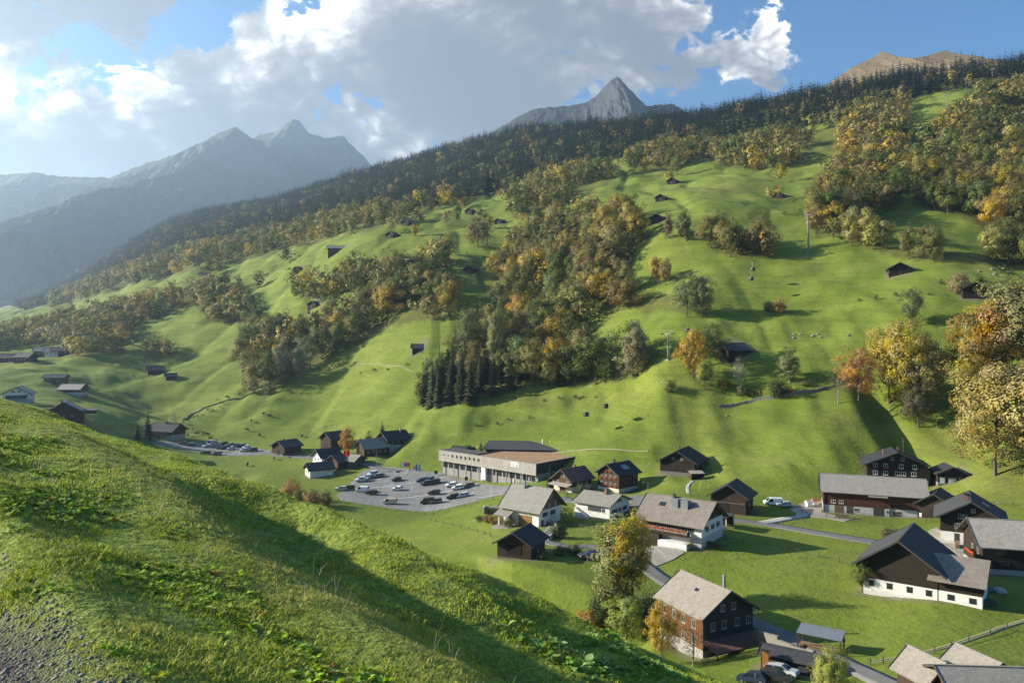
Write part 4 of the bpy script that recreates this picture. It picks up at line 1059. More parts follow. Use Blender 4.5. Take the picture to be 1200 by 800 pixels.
    # huts at the bottom right
    for (lb,px,py,W,L,wl,rf) in (('small dark hut with sunlit left and shaded right roof side, left of its twin',1086,812,4.8,4.4,T_DARK,R_HUT),('small rust brown hut with sunlit left and shaded right roof side, right of its twin',1146,811,5.6,5.2,T_RUST,R_HUT)):
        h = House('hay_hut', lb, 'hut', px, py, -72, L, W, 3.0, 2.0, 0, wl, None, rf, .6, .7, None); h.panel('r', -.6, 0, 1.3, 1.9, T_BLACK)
        MB().prism([(.02,0),(W/2+.62,-(W/2+.62)*h.k),(W/2+.62,-(W/2+.62)*h.k+.03),(.02,.03)], 'x', -L/2-.72, L/2+.72).build('shaded_roof_side', R_BLACK, h.e).location = (0,0,h.zr+.03)  # black covering paints shade on the roof slope turned from the sun
    House('hay_hut', 'grey roofed hut of which only the roof shows at the bottom right edge', 'hut', 1160, 862, -4, 11, 7.5, 3.2, 1.7, 0, T_RUST, None, R_GREY, .8, .9).panel('f', 0, 0, 1.6, 2, T_BLACK)
    # lean-to shelter by the road
    X,Y,Z = ground_at(962,762); e = empty('shelter', (X,Y,Z), R(-33)); tag(e, 'open roadside shelter with flat blue grey sheet roof over stacked logs', 'shelter')
    MB().prism([(-1.7,2.6),(1.7,3.0),(1.7,3.12),(-1.7,2.72)], 'x', -3.2, 3.2).build('roof', M_SHEET, e)
    for x,y in ((-3,-1.5),(3,-1.5),(-3,1.5),(3,1.5)): MB().box(x-.09,x+.09,y-.09,y+.09,-1.2,2.72).build('post', T_BROWN, e)
    g = random.Random(4); lg = MB()
    for i in range(26): yy = -1.0+.3*(i%7); zz = -.1+.28*(i//7); lg.tube((-2.8+g.uniform(-.2,.2),yy,zz),(2.6+g.uniform(-.3,.3),yy,zz),.13,.13,7)
    o = lg.build('log_pile', T_TAN); o.location = (X,Y,Z); o.rotation_euler.z = R(-33); tag(o, 'logs stacked under the blue grey sheet roof by the road', 'log pile')
    # small shelter near the black farmhouse
    X,Y,Z = ground_at(816,561); e = empty('shelter', (X,Y,Z), R(8)); tag(e, 'small lean-to shelter with whitish roof in front of the lone black farmhouse', 'shelter')
    MB().prism([(-1.5,1.9),(1.5,2.4),(1.5,2.5),(-1.5,2.0)], 'x', -2.3, 2.3).build('roof', R_PALE, e); MB().box(-2.1,2.1,1.2,1.3,-.5,2.2).box(-2.1,-2.0,-1.2,1.2,-.5,1.95).box(2.0,2.1,-1.2,1.2,-.5,1.95).build('wall', T_DARK, e)
    # green hoop
    X,Y,Z = ground_at(825,573); mb = MB(); pr = None
    for i in range(13):
        a = math.pi*i/12; p = (-math.cos(a)*1.5, 0, 1.0+math.sin(a)*1.6)
        if pr: mb.tube(pr, p, .07, .07, 6)
        pr = p
    mb.tube((-1.5,0,-.3),(-1.5,0,1.0),.07,.07,6).tube((1.5,0,-.3),(1.5,0,1.0),.07,.07,6)
    o = mb.build('garden_arch', plain('pale_green_paint', (.42,.45,.25))); o.location = (X,Y,Z); o.rotation_euler.z = R(20); tag(o, 'pale round garden arch behind the broad brownish roof', 'arch')

def build_station():
    X0,Y0,_ = ground_at(628,566); r = R(-42); L, W = 50, 27
    cx = X0-math.cos(r)*L/2 - math.sin(r)*W/2; cy = Y0-math.sin(r)*L/2 + math.cos(r)*W/2
    z = height1(X0, Y0, False)
    e = empty('lift_station', (cx,cy,z), r); tag(e, 'long lift station with grey slatted front, row of dark openings and white lettering', 'lift station')
    xm, yl = -6.0, -W/2+9.0
    MB().prism([(-L/2+.5,-W/2+1.6),(L/2,-W/2+1.6),(L/2,W/2),(xm,W/2),(xm,yl),(-L/2+.5,yl)], 'z', -3.5, 2.9).build('ground_floor', P_GREY, e)
    fr = MB().box(-L/2,L/2-.02,-W/2,-W/2+.4,2.6,6.7)
    fr.build('slat_front', T_SLAT, e)
    MB().box(L/2-.02,L/2+.25,-W/2,W/2,3.0,6.7).build('side_wall', timber('hall_side', (.055,.06,.062), .3, True), e)
    MB().box(L/2,L/2+.2,-W/2+1.0,W/2,-3.5,2.98).build('side_plinth', plaster('hall_plinth', (.26,.27,.26)), e)
    MB().prism([(L/2,W/2-.02),(xm,W/2-.02),(xm,yl),(-L/2,yl),(-L/2,-W/2+.42),(-L/2+.3,-W/2+.42),(-L/2+.3,yl-.3),(xm+.3,yl-.3),(xm+.3,W/2-.32),(L/2,W/2-.32)], 'z', 2.92, 6.7).build('back_wall', T_GREYV, e)
    MB().prism([(xm+.32,-W/2+.41),(L/2-.03,-W/2+.41),(L/2-.03,W/2-.33),(xm+.32,W/2-.33)], 'z', 6.2, 6.4).build('flat_roof', plain('roof_gravel', (.34,.22,.13), .95, .1, .4, 1.5), e)
    MB().box(-L/2+.31,xm+.3,-W/2+.41,yl-.31,6.6,6.8).build('flat_roof', plain('roof_bitumen', (.10,.095,.09), .95, .1, .4, 1.5), e)
    MB().box(-L/2-.05,L/2+.3,-W/2-.05,-W/2+.45,6.7,6.8).box(L/2-.05,L/2+.3,-W/2+.45,W/2+.05,6.7,6.8).build('parapet_cap', M_METAL, e)
    for i in range(9):
        x = -L/2+3.2+i*2.35; s = .62
        poly = [(x-s,4.55),(x+s*.35,4.55),(x+s,5.1),(x+s*.35,5.65),(x-s,5.65),(x-s*.55,5.1)] if i > 1 else [(x-s,4.75),(x-.2,4.95),(x+s,4.85),(x+.2,5.2),(x-.1,5.5),(x-.3,5.2)]
        MB().prism(poly, 'y', -W/2-.04, -W/2+.1).build('front_opening', M_GLASS, e)
    # ground floor openings behind the overhang
    for i in range(15):
        x = -L/2+2.2+i*3.2
        o = MB().box(x-1.25,x+1.25,-W/2+1.52,-W/2+1.62,.1,2.5).build('glazed_bay', M_GLASS, e)
    for i in range(8): x = -L/2+1+i*6.9; MB().box(x-.14,x+.14,-W/2+.5,-W/2+.78,-2.5,2.6).build('pillar', CONCRETE, e)
    MB().box(-L/2+23,-L/2+25.2,-W/2+.3,-W/2+1.5,-2,2.6).build('white_kiosk', M_WHITE, e)
    sg = MB().box(13.2,16.7,-W/2-.06,-W/2-.005,6.1,6.3)
    for x0,x1,z0,z1 in ((13.3,13.6,4.6,5.9),(13.6,14.5,4.6,4.85),(13.6,14.5,5.15,5.35),(13.6,14.5,5.65,5.9),(14.8,15.1,4.6,6.0),(15.3,15.6,4.6,5.9),(16.1,16.35,4.6,5.9),(16.85,17.1,4.6,5.9),(15.6,16.1,5.65,5.9),(16.35,16.85,5.65,5.9)): sg.box(x0,x1,-W/2-.06,-W/2-.005,z0,z1)
    sg.build('sign_lettering', plain('sign_white', (.85,.85,.83)), e)
    # rear hall with dark roof
    x0 = cx+math.cos(r)*(-3)-math.sin(r)*13; y0 = cy+math.sin(r)*(-3)+math.cos(r)*13
    zz = height1(x0,y0,False); f = empty('lift_hall', (x0,y0,z), R(-8)); tag(f, 'dark low hall with sloping bitumen roof rising behind the slatted station', 'hall')
    MB().prism([(-6,-2),(8,-2),(8,8.0),(-6,6.9)], 'x', -15, 15).build('wall', T_DARKV, f)
    MB().prism([(-7.4,6.85),(9,8.17),(9,8.42),(-7.4,7.1)], 'x', -16.2, 16.2).build('roof', R_DARK, f)
    g = random.Random(2); q = MB()
    for i in range(16): x = 4+i*.85; q.tube((x,4+g.uniform(-2,2),7.9),(x+g.uniform(-.6,.6),4+g.uniform(-2,2),9.0+g.uniform(0,.8)),.06,.05,5)
    q.build('railing', M_METAL, f)
    # small dark house behind its left end
    h = House('house', 'small dark roofed house behind the left end of the slatted station', 'house', 543, 541, -25, 8, 7.5, 4.2, 2.4, 0, P_CREAM, None, R_BLACK, .8, .9); h.win('f',[-2,1.5],2.0,.9,1.1).win('r',0,2,.9,1.1)

def build_far_houses():
    h = House('house', 'white walled house with dark roof left of the car park, nearest the orange bushes', 'house', 374, 556, 30, 9.5, 7.5, 3.0, 2.2, 0, P_WHITE, None, R_DARK, .9, .9); h.win('l',[-1.6,1.6],1.1,.9,.9).panel('r',0,0,1.0,1.9,M_DARKPAINT); MB().prism([(-3.75,2.9),(3.75,2.9),(0,5.0)],'x',-4.82,-4.76).build('gable_boards', T_TAN, h.e)
    h = House('house', 'tall white gabled house with dark roof behind the low white one by the car park', 'house', 383, 545, 42, 9, 8, 4.6, 2.8, 0, P_WHITE, None, R_BLACK, .9, .9); h.win('l',[-1.8,1.2],3.0,.9,1.0).win('l',[-1.8,1.2],.8,.9,1.0)
    h = House('house', 'small brown gabled house between the white houses and the red flag', 'house', 398, 547, 50, 7, 7, 3.4, 2.2, 0, T_BROWN, None, R_DARK, .9, .9); h.win('l',[-1.5,1.5],1.4,.8,.9)
    h = House('house', 'small grey house with pale roof below the red flag by the car park', 'house', 413, 545, -28, 8, 7, 2.9, 1.8, 0, T_GREY, None, R_GREY, .9, .9); h.win('f',[-2,1],1.1,.9,.9).panel('r',0,0,1.2,1.9,M_DARKPAINT)
    h = House('barn', 'dark gabled barn standing at the roadside between the two car parks', 'barn', 336, 531, 55, 9.5, 9.0, 4.0, 2.4, .6, T_DARK, STONE, R_DARK, .9, 1); h.panel('l',0,.1,2.4,2.4,T_BLACK,'barn_door'); h.chimney(-2,0,.6,.9)
    h = House('barn', 'tall dark barn behind the golden tree at the village edge', 'barn', 391, 524, 50, 9, 8, 5.2, 2.6, 0, T_DARKV, None, R_DARK, .9, .9); h.panel('l',0,0,2.2,2.4,T_BLACK,'barn_door')
    h = House('house', 'brown house with grey left roof, right of the golden tree', 'house', 437, 530, 35, 12, 8.5, 3.8, 3.0, 0, T_DARK, None, R_GREY, 1, 1); h.win('f',[-4,-1.5,1.5,4],1.2,.9,1.0).win('r',[-1.5,1.5],1.4,.9,1).panel('f',3,0,1,2,T_RED)
    h = House('house', 'dark house with a black roof and white lower wall beside the tall spruce', 'house', 461, 524, 40, 11, 9, 4.2, 3.0, 1.4, T_DARK, P_DIM, R_BLACK, 1, 1); h.win('f',[-3,0,3],2,.9,1.0).win('r',[-2,2],2,.9,1.0); h.chimney(3,-1,.5,1.6,M_METAL,'flue')
    h = House('inn', 'dark roofed inn with pale ground floor beside the spruces at the far car park', 'inn', 196, 512, -15, 14, 10, 4.6, 3.0, 2.2, T_DARK, P_GREY, R_BLACK, 1.3, 1.2); h.win('f',[-5,-2.5,0,2.5,5],2.8,1.0,1.1).win('f',[-4,-1,2],.5,1.3,1.3); h.balcony('f',0,2.4,12,1.3,T_DARK); h.chimney(0,-.5,.8,1.1)
    h = House('farmhouse', 'broad brown farmhouse with lit left roof, lowest of the left meadow buildings', 'farmhouse', 76, 487, 116, 11, 15, 3.0, 4.6, 0, T_DARK, None, R_PALE, 1.2, 1.1); h.win('l',[-3,0,3],1,.9,.9); MB().prism([(-5,1.9),(5,1.9),(5,3.3),(-5,3.3)],'y',-12.5,-7.0).build('side_wing',T_DARKV,h.e); MB().prism([(-5.6,3.3),(5.6,3.3),(5.6,3.5),(-5.6,3.5)],'y',-13.2,-6.8).build('wing_roof',R_DARK,h.e); h.chimney(-2,1,.8,1.2)
    h = House('house', 'white house with brown gable and shutters at the left picture edge on the meadow', 'house', 22, 470, 112, 10, 11, 4.4, 3.0, 1.8, P_WHITE, P_DIM, R_PALE, 1.2, 1.1); h.win('l',[-3,-.8,1.5,3.6],2.6,1.0,1.1,M_DARKPAINT).win('l',[-1.2,1.2],4.9,.9,.9); h.balcony('l',0,2.2,8,1.2,T_DARK)
    h = House('barn', 'grey barn with pale lit roof, upper right of the broad brown farmhouse', 'barn', 86, 461, 2, 12, 9, 3.4, 2.4, 1.2, T_GREY, P_DIM, R_PALE, 1, .9); h.panel('l',0,.1,2,2.2,T_BLACK,'barn_door')
    h = House('barn', 'flat roofed looking dark barn, topmost on the left meadow', 'barn', 66, 447, 12, 11, 8, 3.8, 1.6, 0, T_GREYV, None, R_DARK, .9, .9); h.panel('f',0,0,2,2.2,T_BLACK,'barn_door')
    for i,(px,py,rt,L,W,wl,rf,lb) in enumerate((
        (52,417,20,13,9,T_DARK,R_GREY,'dark long house in the hamlet under the left wood'),(62,417,15,9,8,P_WHITE,R_GREY,'white house in the middle of the hamlet under the left wood'),(74,416,10,14,9,T_DARK,R_DARK,'broad dark house at the right end of the hamlet under the left wood'),
        (14,423,10,16,9,T_DARK,R_DARK,'long dark barn in the shade left of the hamlet'),(30,424,-10,12,8,T_DARK,R_DARK,'lower dark barn in the shade between hamlet and picture edge'))):
        h = House('house', lb, 'house', px, py, rt, L, W, 4.2, 2.6, 0, wl, None, rf, 1, 1); h.win('f',[-3,0,3],1.8,1,1.1)
    h = House('house', 'small white house on the hazy upper left meadow', 'house', 240, 325, 10, 10, 8, 4, 2.6, 0, P_WHITE, None, R_DARK, 1, 1); h.win('f',[-2.5,0,2.5],1.6,1,1.1)
    h = House('barn', 'low dark barn right of the small white house on the hazy meadow', 'barn', 254, 329, 5, 12, 7, 2.6, 1.6, 0, T_DARK, None, R_GREY, .8, .8); h.panel('f',0,0,2,2,T_BLACK,'barn_door')
    h = House('barn', 'dark barn among trees below the small white house', 'barn', 241, 341, 5, 13, 8, 3, 2, 0, T_DARK, None, R_DARK, .8, .8); h.panel('f',0,0,2,2,T_BLACK,'barn_door')
    h = House('farmhouse', 'long farmhouse with lit roof and reddish wall on the left slope crest', 'farmhouse', 396, 294, 12, 17, 10, 3.8, 2.6, 0, T_RED, None, R_GREY, 1, 1); h.win('f',[-5,-2,2,5],1.4,1.1,1.0)
    G = 'small dark hay huts scattered over the slopes'
    for (px,py,W,rot,lb) in ((491,406,7.5,12,'dark hut with pale base on the open meadow left of the spruce clump'),(1053,319,9.0,70,'lone black hut on the sunny right meadow below the tree row'),(1139,340,9.0,72,'black hut beside a rusty bush on the right meadow'),(858,411,10.5,20,'dark hut half hidden behind the golden tree beside the lift mast'),
        (552,317,8.0,65,'dark hut beside the round golden tree above the centre meadow'),(772,258,8.5,60,'dark hut beside thin trees at the edge of the shaded meadow'),(776,234,8,60,'dark hut on the bright meadow above the shaded one'),(789,215,8.5,60,'upper dark hut on the bright middle meadow'),
        (727,168,9,60,'tiny dark hut under the spruce ridge, topmost of the middle huts'),(460,278,8.5,60,'dark hut on the bright strip left of the middle wood'),(351,315,8,60,'dark hut below the long slope farmhouse'),(370,358,8.5,60,'dark hut hidden among the left slope woods'),
        (552,248,8.5,60,'dark hut on the upper bright meadow below the hazy wood'),(586,262,8,60,'dark hut at the upper edge of the middle wood'),(478,262,9,60,'brown hut on the ridge of the upper left meadow'),(912,231,7.5,60,'tiny hut on the smooth meadow below the slope wood'),(182,437,10,30,'brown hut beside a copse on the left meadow'),(200,443,6,30,'tiny dark hut below the brown one on the left meadow')):
        hut(lb, px, py, W, W*1.05, rot, 2.9 if W > 8 else 2.5, W*.27, group=G)

# ------------------------------------------------------------------ roads, yards, car parks
def asphalt(name, c, patch=.35):
    m, t, b = mat(name, .9, .2); p = world_co(t)
    n = t.noise(p, .22, 5, .65); f = t.noise(p, 6, 3, .7); s = t.noise(t.mapping(p, (1.2,.18,1), (0,0,R(38))), .55, 4, .6)
    col = t.ramp(n, [(.3, sc3(c,.8)), (.7, sc3(c,1.2))]); col = t.mix(t.math('MULTIPLY', t.maprange(s,.5,.72), patch), col, sc3(c,1.75))
    col = t.mix(t.maprange(f,.35,.75,0,.3), col, sc3(c,.6)); t.set(b.inputs['Base Color'], col); return m
A_ROAD = asphalt('asphalt', (.15,.145,.138), .2); A_LOT = asphalt('gravel_lot', (.185,.18,.17), .7); A_YARD = asphalt('gravel_yard', (.27,.24,.20), .5); M_CONC = asphalt('concrete_track', (.33,.32,.29))
LINE = plain('road_line', (.7,.7,.66))
def sheet(name, outline, m, lift=.10, cell=2.0, wobble=0.6):
    """a paved area following the ground; outline in photo pixels of the ground points"""
    pts = [ground_xy(*p) for p in outline]; P = []
    n = len(pts); g = random.Random(len(pts))
    for i in range(n):
        a, b = pts[i], pts[(i+1)%n]; d = math.hypot(b[0]-a[0], b[1]-a[1]); k = max(1, int(d/3))
        for j in range(k):
            q = j/k; w = wobble*(g.random()-.5) if 0 < j else 0
            P.append((a[0]+(b[0]-a[0])*q+w, a[1]+(b[1]-a[1])*q+w))
    bm = bmesh.new(); vs = [bm.verts.new((x,y,0)) for x,y in P]; f = bm.faces.new(vs)
    bmesh.ops.triangulate(bm, faces=[f])
    xs = [p[0] for p in P]; ys = [p[1] for p in P]
    for ax,lo,hi in ((0,min(xs),max(xs)),(1,min(ys),max(ys))):
        c = lo+cell
        while c < hi:
            no = Vector((1,0,0)) if ax == 0 else Vector((0,1,0)); co = no*c
            bmesh.ops.bisect_plane(bm, geom=bm.verts[:]+bm.edges[:]+bm.faces[:], plane_co=co, plane_no=no); c += cell
    X = np.array([v.co.x for v in bm.verts]); Y = np.array([v.co.y for v in bm.verts]); Z = height(X, Y, False)+lift
    for v,z in zip(bm.verts, Z): v.co.z = z
    bmesh.ops.recalc_face_normals(bm, faces=bm.faces)
    if sum(f.normal.z for f in bm.faces) < 0: bmesh.ops.reverse_faces(bm, faces=bm.faces)
    # a real edge: the paving is a slab
    ed = [e for e in bm.edges if e.is_boundary]; r = bmesh.ops.extrude_edge_only(bm, edges=ed)
    for v in [q for q in r['geom'] if isinstance(q, bmesh.types.BMVert)]: v.co.z -= .6
    me = bpy.data.meshes.new(name); bm.to_mesh(me); bm.free(); me.materials.append(m)
    return tag(mesh_obj(name, me), kind='structure')
def spline(pts, step):
    out = []; n = len(pts)
    for i in range(n-1):
        p0 = pts[max(i-1,0)]; p1 = pts[i]; p2 = pts[i+1]; p3 = pts[min(i+2,n-1)]
        k = max(2, int(math.hypot(p2[0]-p1[0], p2[1]-p1[1])/step))
        for j in range(k):
            t = j/k
            out.append(tuple(.5*((2*p1[a])+(-p0[a]+p2[a])*t+(2*p0[a]-5*p1[a]+4*p2[a]-p3[a])*t*t+(-p0[a]+3*p1[a]-3*p2[a]+p3[a])*t**3) for a in (0,1)))
    out.append(tuple(pts[-1])); return out
def ribbon(name, line, width, m, lift=.12, world=False, edge=.6, z_of=None):
    pts = spline(line if world else [ground_xy(*p) for p in line], 1.5); n = len(pts); V = []
    for i,(x,y) in enumerate(pts):
        a = pts[max(i-1,0)]; b = pts[min(i+1,n-1)]; d = Vector((b[0]-a[0], b[1]-a[1])).normalized(); s = Vector((d.y,-d.x))
        for q in (-.5,-.25,0,.25,.5): V.append((x+s.x*width*q, y+s.y*width*q))
    V = np.array(V); Z = (height(V[:,0], V[:,1], False) if z_of is None else z_of(V[:,0],V[:,1])); Z = Z.reshape(n,5); Z = np.maximum(Z, Z.mean(1,keepdims=True)-.12)*.5+Z.mean(1,keepdims=True)*.5
    W = np.concatenate([V, (Z.ravel()+lift)[:,None]],1).reshape(n,5,3)
    L = W[:,:1].copy(); Rr = W[:,-1:].copy(); L[:,:,2] -= edge; Rr[:,:,2] -= edge
    W = np.concatenate([L,W,Rr],1); k = 7
    i = np.arange(n-1)[:,None]*k+np.arange(k-1)[None]
    me = np_mesh(name, W.reshape(-1,3), np.stack([i,i+k,i+k+1,i+1],-1).reshape(-1,4), [m], smooth=False)
    return tag(mesh_obj(name, me), kind='structure')

def build_roads():
    sheet('parking_lot', [(394,580),(424,552),(446,546),(516,554),(610,570),(650,578),(644,585),(602,576),(508,599),(400,586)], A_LOT, wobble=.15)
    sheet('far_parking_lot', [(168,514),(196,517),(240,519),(285,522),(318,528),(314,533),(262,534),(215,526),(180,520)], A_LOT)
    ribbon('road', [(470,551),(440,546),(420,541),(395,538),(365,536),(318,531),(300,530)], 5.5, A_ROAD, .16)
    ribbon('road', [(1075,648),(1040,638),(1005,632),(960,625),(915,617),(880,612),(850,608),(815,603),(778,598),(745,593),(705,590),(668,586),(640,582)], 4.2, A_ROAD, .16)
    ribbon('farm_track', [(893,613),(915,609),(942,604),(936,597)], 3.0, M_CONC, .2)
    sheet('farm_yard', [(925,596),(945,586),(966,588),(962,600),(1000,608),(990,611),(955,606),(935,603)], A_YARD, .12, 1.5)
    sheet('farm_yard', [(1098,618),(1120,636),(1140,648),(1128,655),(1112,642),(1094,632),(1088,622)], A_YARD, .12, 1.5)
    ribbon('lower_road', [(1062,812),(1030,796),(985,775),(945,757),(905,740),(872,726),(845,712),(812,697),(782,682),(764,670),(752,660)], 3.7, A_ROAD, .25, edge=1.8)
    ribbon('village_lane', [(752,660),(738,648),(715,642),(690,640),(662,640),(640,634),(642,626),(650,616)], 3.0, A_ROAD, .16)
    sheet('house_yard', [(740,660),(758,640),(790,641),(802,648),(790,655),(768,664)], A_YARD, .14, 1.5)
    sheet('house_yard', [(728,583),(748,580),(768,588),(764,596),(744,592)], A_ROAD, .13, 1.5)
    sheet('house_yard', [(878,796),(896,790),(905,800),(890,815)], A_YARD, .13, 1.5)
    ribbon('footpath', [(1020,776),(1050,771),(1085,764),(1120,754),(1150,744),(1180,733),(1210,724)], .9, plain('path_grass', (.24,.23,.11)), .07, edge=.2)
    ribbon('footpath', [(812,563),(806,570),(807,578)], 1.0, M_CONC, .1, edge=.2)
    ribbon('footpath', [(640,531),(680,527),(720,526),(760,528)], 1.0, plain('path_grass', (.24,.23,.11)), .12, edge=.2)
    ribbon('footpath', [(385,430),(420,426),(450,429),(485,436)], .9, plain('path_grass', (.24,.23,.11)), .12, edge=.2)
    # painted bays on the car park
    for i,(a,b) in enumerate((((430,572),(520,559)),((450,585),(560,568)),((560,583),(622,574)))):
        ribbon('parking_line', [a,b], .35, LINE, .118, edge=.005)

# ------------------------------------------------------------------ cars
def car_protos():
    tyre = plain('tyre', (.02,.02,.02), .9); rim = plain('wheel_rim', (.35,.35,.36), .35, .5, .2, 5, .7); glass = plain('car_glass', (.02,.025,.03), .08, .7, .1); lampm = plain('head_lamp', (.7,.7,.68), .2, .6); tail = plain('tail_lamp', (.35,.02,.02), .25, .6)
    # body paint takes the colour of the object
    m, t, b = mat('car_paint', .28, .6); oi = t.new('ShaderNodeObjectInfo'); n = t.noise(obj_co(t), 2.5, 4, .6)
    t.set(b.inputs['Base Color'], t.mix(t.maprange(n,.5,.8,0,.18), oi.outputs['Color'], (.16,.14,.12))); b.inputs['Coat Weight'].default_value = .4
    kinds = {}
    spec = {
     'hatchback': dict(L=4.0,W=1.74,H=1.48,hull=[(-1.95,.28),(1.95,.28),(1.99,.62),(1.9,.86),(.95,.98),(-1.7,1.02),(-1.97,.8)], cab=[(-1.75,.98),(1.0,.96),(.32,1.44),(-1.35,1.46)]),
     'estate': dict(L=4.7,W=1.82,H=1.5,hull=[(-2.3,.28),(2.3,.28),(2.35,.62),(2.24,.85),(1.1,.98),(-2.1,1.02),(-2.33,.8)], cab=[(-2.15,.98),(1.15,.96),(.4,1.44),(-1.75,1.48)]),
     'suv': dict(L=4.6,W=1.88,H=1.72,hull=[(-2.22,.36),(2.22,.36),(2.28,.75),(2.18,1.02),(1.05,1.12),(-2.05,1.14),(-2.27,.9)], cab=[(-2.1,1.1),(1.1,1.08),(.45,1.66),(-1.8,1.68)]),
     'van': dict(L=5.0,W=1.95,H=1.98,hull=[(-2.45,.32),(2.42,.32),(2.5,.75),(2.36,1.02),(1.75,1.14),(-2.45,1.16)], cab=[(-2.44,1.12),(1.8,1.1),(1.05,1.92),(-2.36,1.95)]),
     'pickup': dict(L=5.2,W=1.86,H=1.75,hull=[(-2.55,.4),(2.5,.4),(2.58,.8),(2.48,1.04),(1.2,1.12),(-2.58,1.1)], cab=[(-.75,1.08),(1.25,1.08),(.6,1.7),(-.5,1.72)]),
    }
    for k, s in spec.items():
        W = s['W']
        body = MB().prism(s['hull'], 'y', -W/2, W/2).mesh('body', m, .07)
        c = s['cab']; ins = .17
        def frus(poly, z0, z1, w0, w1):
            v = [(x, -(w0+(w1-w0)*(z-z0)/(z1-z0)), z) for x,z in poly]+[(x, (w0+(w1-w0)*(z-z0)/(z1-z0)), z) for x,z in poly]; n = len(poly)
            return v, [tuple(range(n)), tuple(range(2*n-1,n-1,-1))]+[(i,n+i,n+(i+1)%n,(i+1)%n) for i in range(n)]
        z0, z1 = c[0][1], c[2][1]
        gl = MB().add(*frus(c, z0, z1, W/2-.05, W/2-ins)).mesh('windows', glass)
        rf = MB().add([(c[3][0]-.04,-(W/2-ins)-.02,z1-.04),(c[2][0]+.06,-(W/2-ins)-.02,z1-.06),(c[2][0]+.06,(W/2-ins)+.02,z1-.06),(c[3][0]-.04,(W/2-ins)+.02,z1-.04),(c[3][0]+.05,-(W/2-ins)+.05,z1+.06),(c[2][0]-.1,-(W/2-ins)+.05,z1+.05),(c[2][0]-.1,(W/2-ins)-.05,z1+.05),(c[3][0]+.05,(W/2-ins)-.05,z1+.06)],[(0,3,2,1),(4,5,6,7),(0,1,5,4),(1,2,6,5),(2,3,7,6),(3,0,4,7)])
        for sy in (-1,1):     # pillars
            for (xa,xb) in ((c[0][0],c[3][0]),(c[1][0],c[2][0]),((c[0][0]+c[1][0])/2-.25,(c[3][0]+c[2][0])/2-.15)):
                rf.bar((xa,sy*(W/2-.045),z0),(xb,sy*(W/2-ins+.005),z1),.11,.05)
        if k == 'van': rf.box(-2.4,.2,-(W/2-.03),-(W/2-.09),1.14,1.9) .box(-2.4,.2,(W/2-.09),(W/2-.03),1.14,1.9)
        if k == 'pickup': rf.box(-2.5,-.85,-W/2+.02,-W/2+.1,1.08,1.3).box(-2.5,-.85,W/2-.1,W/2-.02,1.08,1.3).box(-2.55,-2.47,-W/2+.02,W/2-.02,1.08,1.3)
        kinds[k] = dict(body=body, windows=gl, roof=rf.mesh('roof', m), spec=s)
    r = .32
    ty = MB().tube((0,-.1,0),(0,.1,0),r,r,16).mesh('wheel', tyre, .02); rm = MB().tube((0,-.112,0),(0,.112,0),r*.62,r*.62,12).mesh('rim', rim)
    hl = MB().box(-.05,.03,-.17,.17,-.07,.07).mesh('headlight', lampm, .02); tl = MB().box(-.03,.05,-.12,.12,-.1,.1).mesh('tail_light', tail, .02)
    return kinds, ty, rm, hl, tl
CARS = {}
def car(kind, colour, px, py, rot, label, group=None, x=None, y=None):
    if not CARS: CARS['p'] = car_protos()
    kinds, ty, rm, hl, tl = CARS['p']; k = kinds[kind]; s = k['spec']; L, W = s['L'], s['W']
    if x is None: x, y = ground_xy(px, py)
    z = height1(x,y,False)+.16
    # sit on the local slope
    d = 1.3; c, sn = math.cos(R(rot)), math.sin(R(rot))
    zx = (height1(x+c*d,y+sn*d,False)-height1(x-c*d,y-sn*d,False))/(2*d); zy = (height1(x-sn*d,y+c*d,False)-height1(x+sn*d,y-c*d,False))/(2*d)
    e = empty('van' if kind == 'van' else 'pickup_truck' if kind == 'pickup' else 'parked_car', (x,y,z)); e.rotation_euler = (math.atan(zy), -math.atan(zx), R(rot)); tag(e, label, 'van' if kind == 'van' else 'car', group)
    for nm in ('body','windows','roof'):
        o = mesh_obj(nm, k[nm], e); o.color = (*colour,1)
    up = .06 if kind in ('suv','pickup') else 0
    for sx in (-1,1):
        for sy in (-1,1):
            w = mesh_obj('wheel', ty, e, (sx*L*.31,sy*(W/2-.08),.32+up*.3)); mesh_obj('rim', rm, w)
    zt = .68 if kind not in ('suv','van','pickup') else .84
    for sy in (-1,1): mesh_obj('headlight', hl, e, (L*.487,sy*(W/2-.3),zt)); mesh_obj('tail_light', tl, e, (-L*.49,sy*(W/2-.22),zt+.08))
    return e
WHITE,SILV,BLACK,DBLUE,GREY,BEIGE,PBLUE,GREEN = (.78,.78,.76),(.48,.49,.50),(.018,.018,.02),(.025,.035,.07),(.12,.125,.13),(.52,.46,.36),(.38,.47,.56),(.04,.09,.06)
